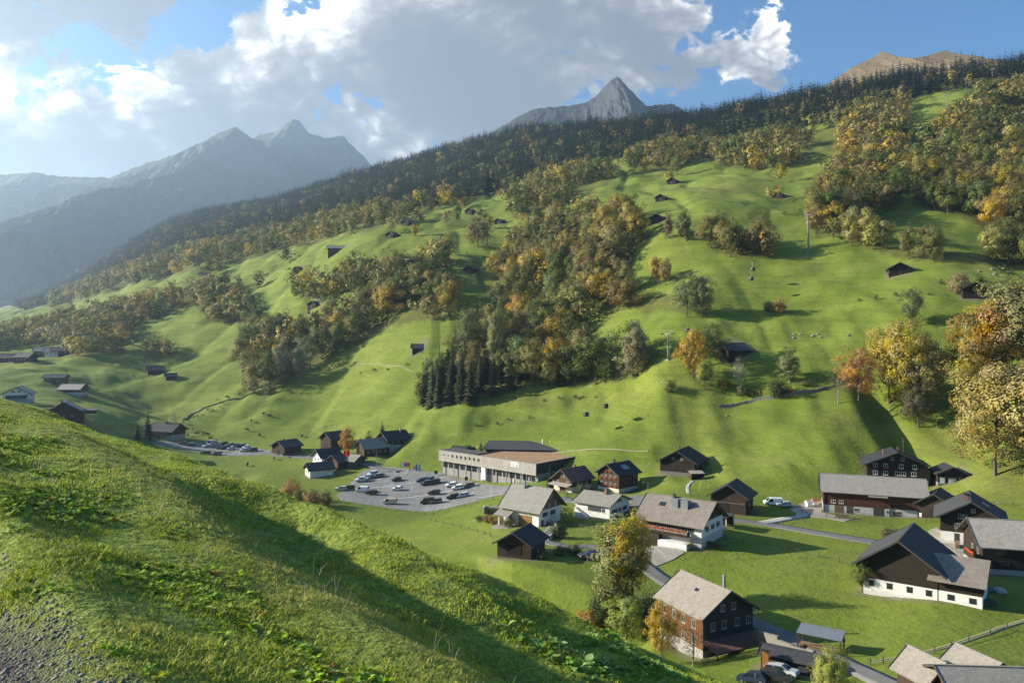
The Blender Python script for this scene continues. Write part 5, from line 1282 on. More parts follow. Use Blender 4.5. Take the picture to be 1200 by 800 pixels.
def build_cars():
    G = 'cars on the village car park'
    for k,c,px,py,r,lb in (
     ('pickup',SILV,424,564,196,'silver pickup at the left corner of the village car park'),('estate',SILV,431,560.5,196,'silver estate car just behind the silver pickup'),('suv',PBLUE,437,557,190,'pale blue car at the back of the left corner group'),('estate',GREY,443,559,190,'dark grey car ending the left corner group'),
     ('hatchback',BLACK,465,563.5,188,'lone black hatchback in the middle rear of the village car park'),('estate',SILV,400,574.5,186,'silver estate car by the orange bushes'),('suv',BLACK,409,574,186,'black car next to the silver estate by the orange bushes'),
     ('van',WHITE,424.5,576,170,'small white van beside a black car on the car park'),('suv',BLACK,435.5,579.5,168,'black car just right of the small white van'),('hatchback',WHITE,466,574.5,172,'lone white hatchback in the middle of the car park'),
     ('van',BEIGE,457,590.5,172,'beige minibus in the front row of the car park'),('estate',DBLUE,495,564,185,'dark blue car at the rear of the middle group'),('estate',GREY,502.5,563,185,'grey car between two dark cars of the middle group'),('suv',DBLUE,500,568,186,'dark car in front of the middle group'),('suv',BLACK,509.5,566.5,186,'black car right of the middle group'),
     ('estate',WHITE,529.5,570,182,'white car at the back of the right hand pair'),('suv',WHITE,537,573.5,178,'white car in front of the right hand pair'),('estate',GREY,549.5,570.5,182,'grey car parked beside the white pair'),('suv',BLACK,509,579.5,165,'lone black car in the centre front of the car park'),
     ('suv',BLACK,531,584,180,'black car at the meadow edge beside a pale blue one'),('estate',PBLUE,543,582,180,'pale blue car at the meadow edge'),('van',BLACK,501,590,180,'black van at the front corner of the car park'),('suv',GREY,511,589.5,178,'dark grey car tucked beside the black van')):
        car(k,c,px,py,r,lb,G)
    G = 'cars on the far car park by the inn'
    for k,c,px,py,r,lb in (
     ('estate',GREY,214,521,205,'grey estate car nearest the inn on the far car park'),('estate',GREY,223,522,205,'second grey car from the inn'),('van',SILV,247,520.5,200,'silver van at the left of the far car row'),('estate',SILV,243,524,205,'silver car below the silver van'),
     ('estate',DBLUE,252,524.5,205,'dark blue car right of the silver car in the far front row'),('hatchback',GREEN,257.5,525.5,205,'green hatchback in the far front row'),('estate',BLACK,263,526,205,'black estate between green hatchback and silver car, far row'),('hatchback',SILV,271,527,200,'silver hatchback ending the far front row'),
     ('suv',BLACK,262,521.5,200,'black car leading the far back row'),('estate',GREY,270,522.5,200,'grey car second in the far back row'),('hatchback',DBLUE,276,523.5,200,'small dark blue car in the far back row'),('estate',DBLUE,282,524,200,'dark blue estate ending the far back row'),
     ('hatchback',WHITE,289,525.5,200,'white car beside the far back row'),('hatchback',SILV,286,529,195,'silver car beside a black one at the right of the far lot'),('suv',BLACK,296.5,529,195,'black car at the right end of the far lot'),('estate',BLACK,241,532,188,'dark car standing alone before the far row, left one'),('estate',GREY,254,533,188,'dark car with open tailgate side before the far row, right one')):
        car(k,c,px,py,r,lb,G)
    car('estate',DBLUE,690,654,200,'dark blue car by the bank below the low white house')
    car('hatchback',SILV,706,653,200,'silver car half hidden by the tall yellow tree')
    car('estate',SILV,916,792,-38,'silver car under the bank of the lower road'); car('suv',BLACK,910,801,-38,'black car in front of the silver one below the lower road')
    car('van',WHITE,906,592,175,'white van parked at the farm yard entrance'); car('hatchback',SILV,919,594,178,'small silver car beside the white van at the farm yard')
    car('hatchback',DBLUE,882,801,150,'dark blue car under the porch of the brick red house'); car('estate',GREY,397,537,190,'grey car in front of the tall dark barn'); car('estate',SILV,402,539,190,'silver car by the houses near the red flag')
    car('estate',GREY,555,557,140,'grey car parked under the slatted station front'); car('hatchback',SILV,573,561,145,'silver car by the glazed front of the lift station')

# ------------------------------------------------------------------ cattle
def cow_mesh():
    me = bpy.data.meshes.new('cow')
    v = [(0,0,1.05),(.45,0,1.08),(.8,0,1.12),(1.1,0,1.2),(1.32,0,1.12),(1.52,0,.92),(-.45,0,1.08),(-.78,0,1.1),(-.9,0,.7),(-.92,0,.42)]
    e = [(0,1),(1,2),(2,3),(3,4),(4,5),(0,6),(6,7),(7,8),(8,9)]; r = [.40,.38,.33,.22,.16,.10,.38,.30,.05,.035]
    for sx,x in ((2,.72),(7,-.68)):
        for sy in (-1,1):
            b = len(v); back = -.06 if sx == 7 else .03
            v += [(x,sy*.22,.78),(x+back,sy*.22,.42),(x+back*.3,sy*.22,0.02)]; e += [(sx,b),(b,b+1),(b+1,b+2)]; r += [.13,.075,.06]
    for sy in (-1,1): b = len(v); v.append((1.28,sy*.22,1.22)); e.append((4,b)); r.append(.05)
    me.from_pydata(v, e, []); o = bpy.data.objects.new('cow_tmp', me); COL.objects.link(o)
    md = o.modifiers.new('skin','SKIN'); md.use_smooth_shade = True; o.modifiers.new('sub','SUBSURF').levels = 1
    for i,x in enumerate(r): me.skin_vertices[0].data[i].radius = (x,x)
    me.skin_vertices[0].data[0].use_root = True
    bpy.context.view_layer.update(); dg = bpy.context.evaluated_depsgraph_get(); out = bpy.data.meshes.new_from_object(o.evaluated_get(dg)); bpy.data.objects.remove(o); out.name = 'cow'
    return out
def build_cows():
    me = cow_mesh(); cm = plain('cow_hide', (.045,.032,.026), .85, .2, .5, 1.5); me.materials.clear(); me.materials.append(cm)
    g = random.Random(6)
    for px,py in ((220,511.5),(225.6,504),(231,509.5),(238.5,509),(242,510),(247,515),(290,505),(294.5,494.5),(304,511.5),(354,512.5),(290,546),(321,539),(309,486),(316,488)):
        x,y,z = ground_at(px,py); o = mesh_obj('cow', me, None, (x,y,z-.02)); o.scale = (1.12,)*3; o.rotation_euler.z = g.uniform(0,6.28); tag(o, 'dark brown cow grazing on the meadow behind the far car park', 'cow', 'cows grazing behind the far car park')

# ------------------------------------------------------------------ ski lift
def build_lift():
    MAST = plain('weathered_steel', (.19,.195,.20), .6, .3, .3, 1, .3)
    tops = []
    P = [(640,548,9,0),(783,421,11,1),(947,294,19.5,1),(1062,168,13,1),(1110,126,12,1),(1132,104,11,1),(1163,92,10,1)]
    names = ['', 'short lift mast with wide crossbar beside the golden tree','tall grey lift mast on the sunny shoulder','lift mast at the edge of the rusty wood','lift mast on the meadow cut between the woods','lift mast high on the ski cut','topmost lift mast on the ski cut']
    pts = [Vector(ground_at(p[0],p[1])) for p in P]
    for i,(p,q) in enumerate(zip(P,pts)):
        a = pts[max(i-1,0)]; b = pts[min(i+1,len(pts)-1)]; d = Vector((b.x-a.x,b.y-a.y,0)).normalized(); s = Vector((d.y,-d.x,0))
        tops.append((q+Vector((0,0,p[2])), s))
        if not p[3]: continue
        e = empty('lift_mast', q, math.atan2(s.y,s.x)); tag(e, names[i], 'lift mast', 'masts of the ski lift'); H = p[2]
        MB().tube((0,0,-1),(0,0,H),.42,.28,12).build('pole', MAST, e); MB().box(-.9,.9,-.9,.9,-1.2,.25).build('footing', CONCRETE, e)
        MB().box(-2.7,2.7,-.22,.22,H-.25,H+.2).build('crossarm', MAST, e)
        MB().bar((-2.3,0,H+.2),(-2.3,0,H+1.3),.12,.12).bar((2.3,0,H+.2),(2.3,0,H+1.3),.12,.12).bar((-2.3,0,H+1.3),(2.3,0,H+1.3),.12,.12).build('service_frame', MAST, e)
        for sx in (-1,1): MB().bar((sx*2.5,-1.8,H-.1),(sx*2.5,1.8,H+.1),.3,.35).build('sheave_train', M_DARKPAINT, e)
        lad = MB().bar((.45,0,.5),(.36,0,H),.04,.04).bar((.75,0,.5),(.66,0,H),.04,.04)
        for j in range(int(H/.6)): z = .7+j*.6; lad.bar((.45,0,z),(.75,0,z),.03,.03)
        lad.build('ladder', MAST, e)
    rope = {}
    for side,nm in ((-1,'uphill'),(1,'downhill')):
        mb = MB(); line = []
        for i in range(len(tops)-1):
            a = tops[i][0]+tops[i][1]*2.5*side; b = tops[i+1][0]+tops[i+1][1]*2.5*side; sag = (b-a).length*.018
            for j in range(12):
                t = j/12; line.append(a.lerp(b,t)-Vector((0,0,sag*4*t*(1-t))))
        line.append(b)
        for p,q in zip(line[:-1],line[1:]): mb.tube(p,q,.03,.03,4,False)
        tag(mb.build('lift_rope', M_DARKPAINT), f'thin steel rope of the ski lift, {nm} strand over the masts', 'cable'); rope[side] = line
    cab = MB().prism([(-.75,0),(.75,0),(.95,.7),(.8,1.75),(-.8,1.75),(-.95,.7)],'y',-.8,.8).mesh('cabin', M_DARKPAINT, .08); win = MB().box(-.8,.8,-.83,.83,.85,1.5).box(-.9,.9,-.6,.6,.85,1.45).mesh('windows', M_GLASS); hang = MB().tube((0,0,1.75),(0,0,3.9),.05,.05,6).box(-.35,.35,-.1,.1,3.85,4.1).mesh('hanger', M_METAL)
    for side,px,lb in ((1,885,'dark lift cabin high over the sunny shoulder meadow'),(-1,876,'dark lift cabin above the shaded meadow, second from the tall mast'),(1,811,'dark lift cabin hanging over the wood edge near the short mast'),(1,713,'dark lift cabin in front of the shaded bank below the golden wood'),(-1,690,'lowest lift cabin above the slope behind the station hall')):
        best = min(rope[side], key=lambda p: abs(proj(p.x,p.y,p.z)[0]-px)); p = best
        e = empty('lift_cabin', (p.x,p.y,p.z-3.95), .5); tag(e, lb, 'lift cabin', 'cabins of the ski lift')
        mesh_obj('cabin', cab, e); mesh_obj('windows', win, e); mesh_obj('hanger', hang, e)

# ------------------------------------------------------------------ smaller things of the village
def flag(px, py, H, w, h, cols, label, name='flag', vertical=False):
    x,y,z = ground_at(px,py); e = empty(name, (x,y,z), R(-15)); tag(e, label, 'flag')
    MB().tube((0,0,-.3),(0,0,H),.05,.035,8).build('pole', M_METAL, e)
    n = len(cols)
    for i,c in enumerate(cols):
        V = []; k = 8; x0, x1 = w*i/n, w*(i+1)/n
        for j in range(k+1):
            q = x0+(x1-x0)*j/k; yy = .12*math.sin(q*3.2)
            V += [(q+.04,yy-.008,H-h),(q+.04,yy-.008,H-.05),(q+.04,yy+.008,H-.05),(q+.04,yy+.008,H-h)]
        fs = []
        for j in range(k):
            a = 4*j
            for s in range(4): fs.append((a+s,a+(s+1)%4,a+4+(s+1)%4,a+4+s))
        fs += [(0,1,2,3),(4*k+3,4*k+2,4*k+1,4*k)]
        MB().add(V,fs).build('cloth', plain('flag_cloth', c, .8, .1, .1), e)
    return e
def build_details():
    RED,BLU,WHT = (.62,.035,.03),(.05,.12,.42),(.8,.8,.8)
    flag(403,548,7.5,2.6,2.4,[RED],'red flag on a pole above the small grey roofed house')
    flag(487,553,3.4,.7,2.8,[BLU],'narrow blue beach flag beside the station approach'); flag(490.5,553.5,3.4,.7,2.8,[(.1,.35,.5)],'narrow teal beach flag, right of the blue one'); flag(484.5,553,2.6,.7,1.6,[(.6,.2,.35)],'short pinkish flag left of the blue beach flag')
    x,y,z = ground_at(475,552); e = empty('banner', (x,y,z), R(-12)); tag(e, 'red white and blue banner stretched between two posts on the meadow edge', 'banner')
    for q in (-1.8,1.8): MB().box(q-.07,q+.07,-.07,.07,-.4,3.9).build('post', T_BROWN, e)
    for a,b,c in ((-1.7,-.6,WHT),(-.6,.3,BLU),(.3,1.7,RED)): MB().box(a,b,-.03,.03,2.0,3.5).build('panel', plain('banner_cloth', c, .7), e)
    for i,(px,py,h,lb) in enumerate(((441.5,554,9.5,'tall street lamp at the corner of the village car park'),(444,553.5,7.0,'shorter lamp mast beside the tall street lamp'),(759.5,592,6.5,'street lamp in the lane between flower house and broad roof'),(1146,607,6,'lamp mast by the roof of the blackened timber house'))):
        x,y,z = ground_at(px,py); e = empty('street_lamp', (x,y,z), R(200)); tag(e, lb, 'street lamp')
        MB().tube((0,0,-.3),(0,0,h),.09,.05,8).build('pole', M_METAL, e); MB().bar((0,0,h-.1),(1.3,0,h+.15),.06,.06).build('arm', M_METAL, e); MB().box(1.0,1.7,-.14,.14,h+.06,h+.2).build('lamp_head', M_METAL, e, .03)
    for i,(px,lb) in enumerate(((612,'left of the flag poles before the station front'),(617,'middle flag pole before the station front'),(622.5,'right flag pole before the station front'))):
        x,y,z = ground_at(px,571.5-i*.3); tag(mesh_obj('flag_pole', MB().tube((0,0,-.3),(0,0,8.0),.06,.04,8).mesh('flag_pole', M_WHITE), None, (x,y,z)), 'white '+lb if i else 'white pole, '+lb, 'flag pole')
    x,y,z = ground_at(602.5,570); e = empty('parasol', (x,y,z)); tag(e, 'closed cream parasol beside the station entrance', 'parasol'); MB().tube((0,0,0),(0,0,3.2),.05,.05).build('pole', M_METAL, e); MB().tube((0,0,1.2),(0,0,2.2),.25,.5,10).tube((0,0,2.2),(0,0,3.1),.5,.06,10).build('canopy', plain('cream_cloth',(.75,.6,.42)), e)
    x,y,z = ground_at(588,563); e = empty('advertising_banner', (x,y,z), R(-42)); tag(e, 'tall blue advertising banner at the station front', 'banner'); MB().box(-.6,.6,-.04,.04,.4,3.4).build('cloth', plain('blue_cloth',(.06,.08,.35)), e); MB().tube((-.6,0,0),(-.6,0,3.5),.04).build('pole', M_METAL, e)
    for px,py,lb in ((546.5,565,'dark litter bin at the back of the car park'),(511,557.5,'dark signboard near the left end of the station'),(333,536,'dark litter bin by the road between the car parks')):
        x,y,z = ground_at(px,py); e = empty('sign_stand', (x,y,z)); tag(e, lb, 'signboard'); MB().tube((0,0,-.2),(0,0,1.6),.06).build('post', M_METAL, e); MB().box(-.6,.6,-.2,.2,.9,2.2).build('board', M_DARKPAINT, e, .04)
    # red snow nets rolled along the piste edge
    x0,y0 = ground_xy(583,531); x1,y1 = ground_xy(614,523); mb = MB(); g = random.Random(3)
    for i in range(22): q = i/21; x,y = x0+(x1-x0)*q,y0+(y1-y0)*q; z = height1(x,y,False); mb.tube((x-.5,y,z+.5),(x+.5,y+.5,z+.6+g.uniform(0,.3)),.55,.5,8)
    tag(mb.build('net_roll', plain('red_net',(.42,.04,.03))), 'row of rolled red safety nets on the slope behind the station', 'safety net')
    for px,py,lb in ((892,463,'small red marker left on the stony terrace wall'),(928,461,'small red marker further right on the stony terrace wall')):
        x,y,z = ground_at(px,py); e = empty('marker', (x,y,z)); tag(e, lb, 'marker'); MB().box(-.5,.5,-.05,.05,.5,1.6).build('panel', plain('red_net',(.5,.05,.03)), e); MB().tube((0,0.1,-.2),(0,.1,1.7),.05).build('post', M_METAL, e)
    # stone terrace wall on the slope
    def wall(line, h, w, m, label, name='stone_wall'):
        pts = spline([ground_xy(*p) for p in line], 1.2); g = random.Random(len(pts)); mb = MB()
        for (a,b) in zip(pts[:-1],pts[1:]):
            za = height1(*a,False); zb = height1(*b,False); hh = h*g.uniform(.8,1.15)
            mb.bar((a[0],a[1],za+hh*.4-.3),(b[0],b[1],zb+hh*.4-.3),w,hh*.8+.6)
            if name == 'stone_wall':
                for _ in range(5):
                    q = g.random(); x = a[0]+(b[0]-a[0])*q+g.uniform(-w,w)*.5; y = a[1]+(b[1]-a[1])*q+g.uniform(-w,w)*.5; r0 = g.uniform(.15,.38); zz = za+(zb-za)*q+hh*g.uniform(.3,.85)
                    mb.bar((x-r0,y,zz),(x+r0,y+g.uniform(-.2,.2),zz+g.uniform(-.1,.1)),r0*1.4,r0*1.2)
        o = mb.build(name, m); tag(o, label, 'wall')
    wall([(842,476),(880,471),(920,465),(950,459),(978,453)], 1.0, .7, STONE, 'dry stone terrace wall crossing the right slope below the bare birch')
    wall([(655,645),(676,650),(690,657)], 1.0, .5, STONE, 'low stone wall along the bank by the dark blue car')
    wall([(642,634),(652,626),(651,617),(644,611)], 1.3, .35, P_CREAM, 'curved cream garden wall beside the white gabled chalet', 'garden_wall')
    wall([(215,492),(240,478),(270,468),(300,460)], .8, .8, STONE, 'long dry stone wall climbing the left meadow')
    wall([(884,752),(905,760),(930,770),(955,780),(975,790)], 2.6, .5, STONE, 'dark retaining wall under the lower road beside the rusty porch', 'retaining_wall')
    # stacked bales beside the chalet
    x,y,z = ground_at(583,601); e = empty('bale_stack', (x,y,z), R(-15)); tag(e, 'grey covered row of stacked crates beside the chalet terrace', 'crate stack')
    for i in range(7): MB().box(-3.6+i*1.05,-2.62+i*1.05,-.6,.6,-.3,1.5).build('crate', T_GREYV, e, .05)
    MB().box(-4.4,-3.9,-.9,.9,-.4,1.9).box(-3.9,4.2,.8,1.0,-.4,1.9).build('back_wall', P_CREAM, e)
    # timber pile on the right meadow
    x,y,z = ground_at(1150,708); mb = MB(); g = random.Random(8)
    for i in range(12): mb.tube((-2+g.uniform(-.3,.3),-.5+.35*(i%4),.15+.28*(i//4)),(2+g.uniform(-.3,.3),-.5+.35*(i%4)+g.uniform(-.1,.1),.15+.28*(i//4)),.14,.14,7)
    o = mb.build('log_pile', T_GREY); o.location = (x,y,z); o.rotation_euler.z = R(-8); tag(o, 'grey logs lying on the grass below the great black barn', 'log pile')
    # orange post at the end of the porch
    x,y,z = ground_at(897,788); e = empty('porch_post', (x,y,z), R(-20)); tag(e, 'stout orange brown post standing at the end of the rusty porch', 'post'); MB().box(-.42,.42,-.42,.42,-.5,3.3).build('shaft', plain('orange_wood',(.50,.22,.05),.6,.3,.3), e, .03); MB().box(-.6,.6,-.6,.6,3.3,3.5).build('cap', T_GREY, e)
    h = House('shed', 'low dark open fronted shed tucked under the retaining wall of the lower road', 'shed', 925, 783, -33, 7.0, 3.6, 2.3, .5, 0, T_BLACK, None, R_DARK, .5, .4); h.panel('f', -1.6, 0, 2.6, 1.9, M_DARKPAINT, 'opening'); h.panel('f', 1.7, 0, 2.4, 1.9, M_DARKPAINT, 'opening')
    # play things on the farm yard, fence posts, garden clutter
    for px,py,c,lb in ((955,591,(.55,.2,.16),'red and white toy house on the gravel farm yard'),(948,593,(.7,.68,.62),'white garden table left of the toy house')):
        x,y,z = ground_at(px,py); e = empty('toy_house' if 'toy' in lb else 'garden_table', (x,y,z), R(10)); tag(e, lb, 'toy house' if 'toy' in lb else 'table')
        if 'toy' in lb: MB().box(-.8,.8,-.6,.6,0,1.0).build('wall', M_WHITE, e); MB().prism([(-.8,1.0),(.8,1.0),(0,1.7)],'x',-.95,.95).build('roof', plain('toy_red',c), e)
        else:
            MB().tube((0,0,.7),(0,0,.76),.8,.8,16).build('table_top', M_WHITE, e)
            for a in range(4): MB().tube((.5*math.cos(a*1.57),.5*math.sin(a*1.57),0),(.4*math.cos(a*1.57),.4*math.sin(a*1.57),.72),.04).build('leg', M_WHITE, e)
    def fence(line, label, gap=3.0, h=1.1, rails=2):
        pts = spline([ground_xy(*p) for p in line], gap); e = empty('fence', (pts[0][0],pts[0][1],height1(*pts[0],False))); tag(e, label, 'fence'); o0 = Vector(e.location)
        P = [Vector((a,b,height1(a,b,False)))-o0 for a,b in pts]
        for p in P: MB().box(p.x-.06,p.x+.06,p.y-.06,p.y+.06,p.z-.4,p.z+h).build('post', T_GREY, e)
        mb = MB()
        for p,q in zip(P[:-1],P[1:]):
            for k in range(rails): zz = Vector((0,0,h*(.5+.42*k))); mb.bar(p+zz,q+zz,.035,.07)
        mb.build('rail', T_GREY, e)
    fence([(940,601),(968,607),(1000,611),(1035,615)], 'wooden rail fence in front of the long stable')
    fence([(1020,779),(1055,773),(1095,765),(1135,752),(1180,737)], 'thin post fence running along the grassy footpath', 4.5, 1.0, 1)
    fence([(398,588),(440,595),(478,600),(508,603),(545,594),(590,583)], 'low post fence on the meadow edge of the car park', 4.0, .8, 1)
    fence([(505,610),(540,618),(575,628)], 'thin post fence crossing the meadow below the car park', 6, 1.0, 1)

    # bushes and stones dotted along the banks of the slope
    g = random.Random(12)
    LN = [((215,496),(262,474),9),((335,418),(300,436),4),((420,436),(500,426),5),((545,300),(520,318),4),((700,465),(640,470),5),((620,490),(560,500),4),((1090,345),(1010,352),5),((890,258),(960,240),4),((1180,330),(1100,332),4),((250,470),(300,461),4),((160,440),(215,446),4)]
    for (a,b,n) in LN:
        for k in range(n):
            q = (k+g.uniform(-.3,.3))/max(n-1,1); px = a[0]+(b[0]-a[0])*q; py = a[1]+(b[1]-a[1])*q+g.uniform(-2,2); x,y,z = ground_at(px,py); H = g.uniform(1.2,2.6)
            e = empty('bush',(x,y,z-.1),g.uniform(0,6)); e.scale = (H*1.5,H*1.5,H); tag(e,'small dark scrub bush dotted along the meadow banks','bush','scrub bushes along the meadow banks')
            c = mesh_obj('crown', BL_LOW[k%7], e); c.color = (.11,.115,.045,1)
    st, t, b = mat('boulder', .95, .1); nn = t.noise(world_co(t), 3, 4, .7); t.set(b.inputs['Base Color'], t.ramp(nn, [(.3,(.13,.125,.115)),(.7,(.33,.32,.30))]))
    bm = bmesh.new(); bmesh.ops.create_icosphere(bm, subdivisions=2, radius=1)
    for v in bm.verts: v.co *= 1+.28*math.sin(v.co.x*3.1+v.co.y*2.3)*math.cos(v.co.z*2.7+1)
    rock = bpy.data.meshes.new('boulder'); bm.to_mesh(rock); bm.free(); rock.materials.append(st)
    for k in range(24):
        px, py = g.choice(((928,395),(944,396),(962,393),(855,486),(1155,318),(1170,315),(640,300),(560,335),(700,500),(1000,390)));  px += g.uniform(-12,12); py += g.uniform(-4,4); x,y,z = ground_at(px,py)
        o = mesh_obj('boulder', rock, None, (x,y,z+.05)); r0 = g.uniform(.25,.8); o.scale = (r0*1.3,r0,r0*.7); o.rotation_euler.z = g.uniform(0,6); tag(o,'pale weathered boulder lying in the slope meadow','boulder','boulders in the slope meadows')
    # village clutter
    for px,py,rt,lb in ((585,617,-15,'firewood stacked on the meadow bank below the chalet'),(838,641,-38,'firewood stacked by the gable of the broad roofed house'),(987,607,-21,'firewood stacked against the front of the long stable'),(1122,641,60,'firewood stacked before the blackened timber house')):
        x,y,z = ground_at(px,py); mb = MB()
        for i in range(11):
            for k in range(5): mb.tube((-1.6+i*.31+g.uniform(-.04,.04),-.4,.05+.24*k),(-1.6+i*.31,.4,.05+.24*k),.13,.12,6)
        o = mb.build('firewood_pile', T_TAN); o.location = (x,y,z); o.rotation_euler.z = R(rt); tag(o, lb, 'firewood')
    fence([(660,612),(690,620),(735,622),(752,612)], 'low garden fence around the lawn of the low white house', 2.2, .9, 2)
    fence([(1085,612),(1125,596),(1165,592),(1205,594)], 'pasture fence behind the dark houses at the right edge', 3.5, 1.1, 2)
    fence([(850,632),(900,640),(960,652),(1000,664)], 'pasture fence across the lawn left of the great black barn', 4.0, 1.0, 1)
    fence([(640,420),(600,470),(560,500),(520,520)], 'pasture fence climbing the slope left of the station', 6, 1.1, 1)
    fence([(960,330),(1010,338),(1080,345),(1150,350)], 'pasture fence along the terrace under the black huts', 6, 1.1, 1)
    for px,py,c,lb in ((762,602,(.05,.09,.06),'green round bin beside the lane lamp'),(1160,693,(.07,.16,.14),'teal tarpaulin heap beside the great black barn'),(1172,694,(.45,.46,.48),'pale tarpaulin heap in front of the house at the right edge')):
        x,y,z = ground_at(px,py); o = mesh_obj('tarpaulin', rock, None, (x,y,z+.3)); o = o; o.scale = (1.0,.8,.7); me = rock.copy(); me.materials.clear(); me.materials.append(plain('tarpaulin', c, .5)); o.data = me; tag(o, lb, 'tarpaulin')

# ------------------------------------------------------------------ single trees and bushes
def build_single_trees():
    hero = [crown_mesh('crown', 700+i, 120, 120, .021, rx=[.36,.31,.40,.28][i], rz=.42, zc=.57, rc=.085, base=.12, hollow=.35) for i in range(4)]
    slim = [crown_mesh('crown', 720+i, 60, 90, .026, rx=.19, rz=.46, zc=.53, rc=.075, base=.08, hollow=.3) for i in range(2)]
    sparse = [crown_mesh('crown', 740+i, 46, 16, .022, rx=.26, rz=.42, zc=.56, rc=.09, base=.15, hollow=.4) for i in range(2)]
    bushm = [crown_mesh('crown', 760+i, 46, 70, .055, rx=.52, rz=.44, zc=.46, rc=.17, base=.03, hollow=.3) for i in range(3)]
    htr = [trunk_mb(780+i, 11, .016, .74, .26, .16).mesh('trunk', BARK) for i in range(3)]; htrp = trunk_mb(790, 12, .014, .8, .2, .14).mesh('trunk', BARK_PALE)
    def tree(px, py, top, tint, label, kind='hero', i=0, width=1.0, name='broadleaf_tree', sink=0):
        tint = (min(.55,tint[0]*1.5), min(.5,tint[1]*1.62), tint[2]*1.7)
        x,y,z = ground_at(px,py); H = (py-top)*y/F*1.04
        c = {'hero':hero,'slim':slim,'sparse':sparse}[kind][i % (4 if kind == 'hero' else 2)]
        return broadleaf(x,y,z-sink,H,tint,label,None,name,width,crown=c,trunk=htrp if kind in('slim','sparse') else htr[i%3], seed=900+px)
    def bush(px, py, top, tint, label, width=1.0, i=0, group=None):
        tint = (tint[0]*1.35, tint[1]*1.45, tint[2]*1.5)
        x,y,z = ground_at(px,py); H = (py-top)*y/F
        e = empty('bush', (x,y,z-.1), px*.7); e.scale = (H*width,H*width,H); tag(e,label,'bush',group)
        c = mesh_obj('crown', bushm[i%3], e); c.color = (*tint,1); mesh_obj('trunk', htr[0], e).scale = (1,1,.6)
    PALE=(.225,.17,.055); GOLD=(.30,.20,.034); ORG=(.25,.115,.03); OLV=(.12,.115,.035); GRN=(.08,.10,.03); LGR=(.115,.115,.045); BRN=(.12,.085,.045); YG=(.19,.18,.045)
    tree(1166,556,428,PALE,'tall pale yellow tree at the right edge rising beside the dark gully',i=0,width=1.0)
    tree(1203,560,420,PALE,'pale tree cut by the right frame edge next to the tall pale yellow one',i=1,width=1.1)
    tree(1140,470,372,(.25,.16,.04),'golden brown tree left of the orange topped tree at the right edge',i=2,width=.95)
    tree(1178,455,345,(.27,.15,.04),'orange topped tree in the group at the right frame edge',i=3,width=1.15)
    tree(1208,450,322,(.15,.13,.055),'greyish olive tree at the right frame edge, uppermost of its group',i=0,width=1.0)
    tree(1042,474,382,GOLD,'golden topped tree, left in the trio above the dark gully',i=1,width=.8)
    tree(1066,482,378,(.24,.165,.038),'broad olive gold tree, middle of the trio above the dark gully',i=2,width=.75)
    tree(1084,484,398,(.13,.10,.045),'brownish tree, right in the trio above the dark gully',i=3,width=.9)
    tree(1076,500,452,(.09,.08,.04),'low dark bushy tree under the trio above the gully',i=0,width=1.1)
    tree(1006,470,410,(.24,.125,.05),'single orange brown tree left of the trio on the slope',i=2,width=.85)
    tree(982,472,432,BRN,'nearly bare tree at the end of the stone terrace wall','sparse',0,1.1)
    tree(1069,382,338,LGR,'pale green young tree on the sunny meadow above the trio',i=1,width=.9)
    tree(925,448,408,LGR,'pale green loose tree above the stone terrace wall','slim',0,1.5)
    tree(867,456,414,(.2,.18,.14),'bare whitish birch beside the bushes on the terrace','sparse',1,.8)
    tree(812,442,386,(.29,.17,.035),'golden orange tree beside the short lift mast',i=0,width=.85)
    tree(832,428,380,LGR,'grey green tree behind the golden orange one',i=2,width=.95)
    tree(826,456,422,YG,'yellow green bushy tree below the golden orange one',i=3,width=1.0)
    bush(849,456,439,(.22,.17,.03),'small golden bush right of the yellow green tree',1.0,0); bush(785,460,441,YG,'yellow green bush at the forest shade edge',.9,1); bush(913,465,442,(.05,.05,.025),'dark bush on the shaded bank behind the terrace wall',1.1,2); bush(873,465,450,(.09,.08,.03),'low olive bush at the foot of the bare birch',1.3,0)
    bush(905,455,448,GRN,'low green bush row above the stony wall',2.0,1); bush(945,452,444,(.10,.10,.04),'low scrub above the stony wall, near the bare tree',2.0,2)
    bush(912,367,347,(.27,.135,.04),'round orange bush tree alone on the sunny meadow',.95,0); bush(900,366,350,LGR,'small grey green bush left of the round orange one',.7,1)
    bush(1124,343,315,(.19,.13,.075),'rust brown rounded bush beside the black hut on the right meadow',.85,2); bush(1148,330,322,GRN,'tiny green bush behind the black hut on the right meadow',1.0,0)
    tree(579,327,295,(.25,.185,.045),'round golden tree beside the dark hut above the centre meadow',i=0,width=.95); tree(527,372,329,(.21,.15,.04),'golden tree standing free at the right end of the left wood',i=2,width=.8)
    tree(769,333,301,(.24,.15,.045),'golden tree, taller of the pair on the shaded meadow',i=1,width=.75); tree(780,334,303,(.21,.14,.05),'golden brown tree, right of the pair on the shaded meadow',i=3,width=.75)
    tree(783,279,250,BRN,'thin dark tree beside the hut on the shaded meadow','slim',0,1.0); tree(803,282,248,(.10,.095,.04),'slim olive tree right of the hut on the shaded meadow','slim',1,1.4); tree(797,277,254,BRN,'small brown tree between the slim ones on the shaded meadow','slim',0,.9)
    tree(793,205,184,(.12,.11,.04),'olive tree alone above the bright middle meadow',i=1,width=1.1); tree(560,290,256,(.13,.10,.05),'bare looking brown tree clump left of the big slope wood',i=2,width=1.0); tree(571,290,258,BRN,'brown tree right beside the bare looking clump','sparse',1,1.2)
    # village
    tree(742,708,601,(.30,.215,.034),'tall golden tree in front of the broad roofed house',i=3,width=.66); tree(724,702,612,(.19,.165,.06),'greyish thin tree left behind the tall golden one','slim',1,1.4)
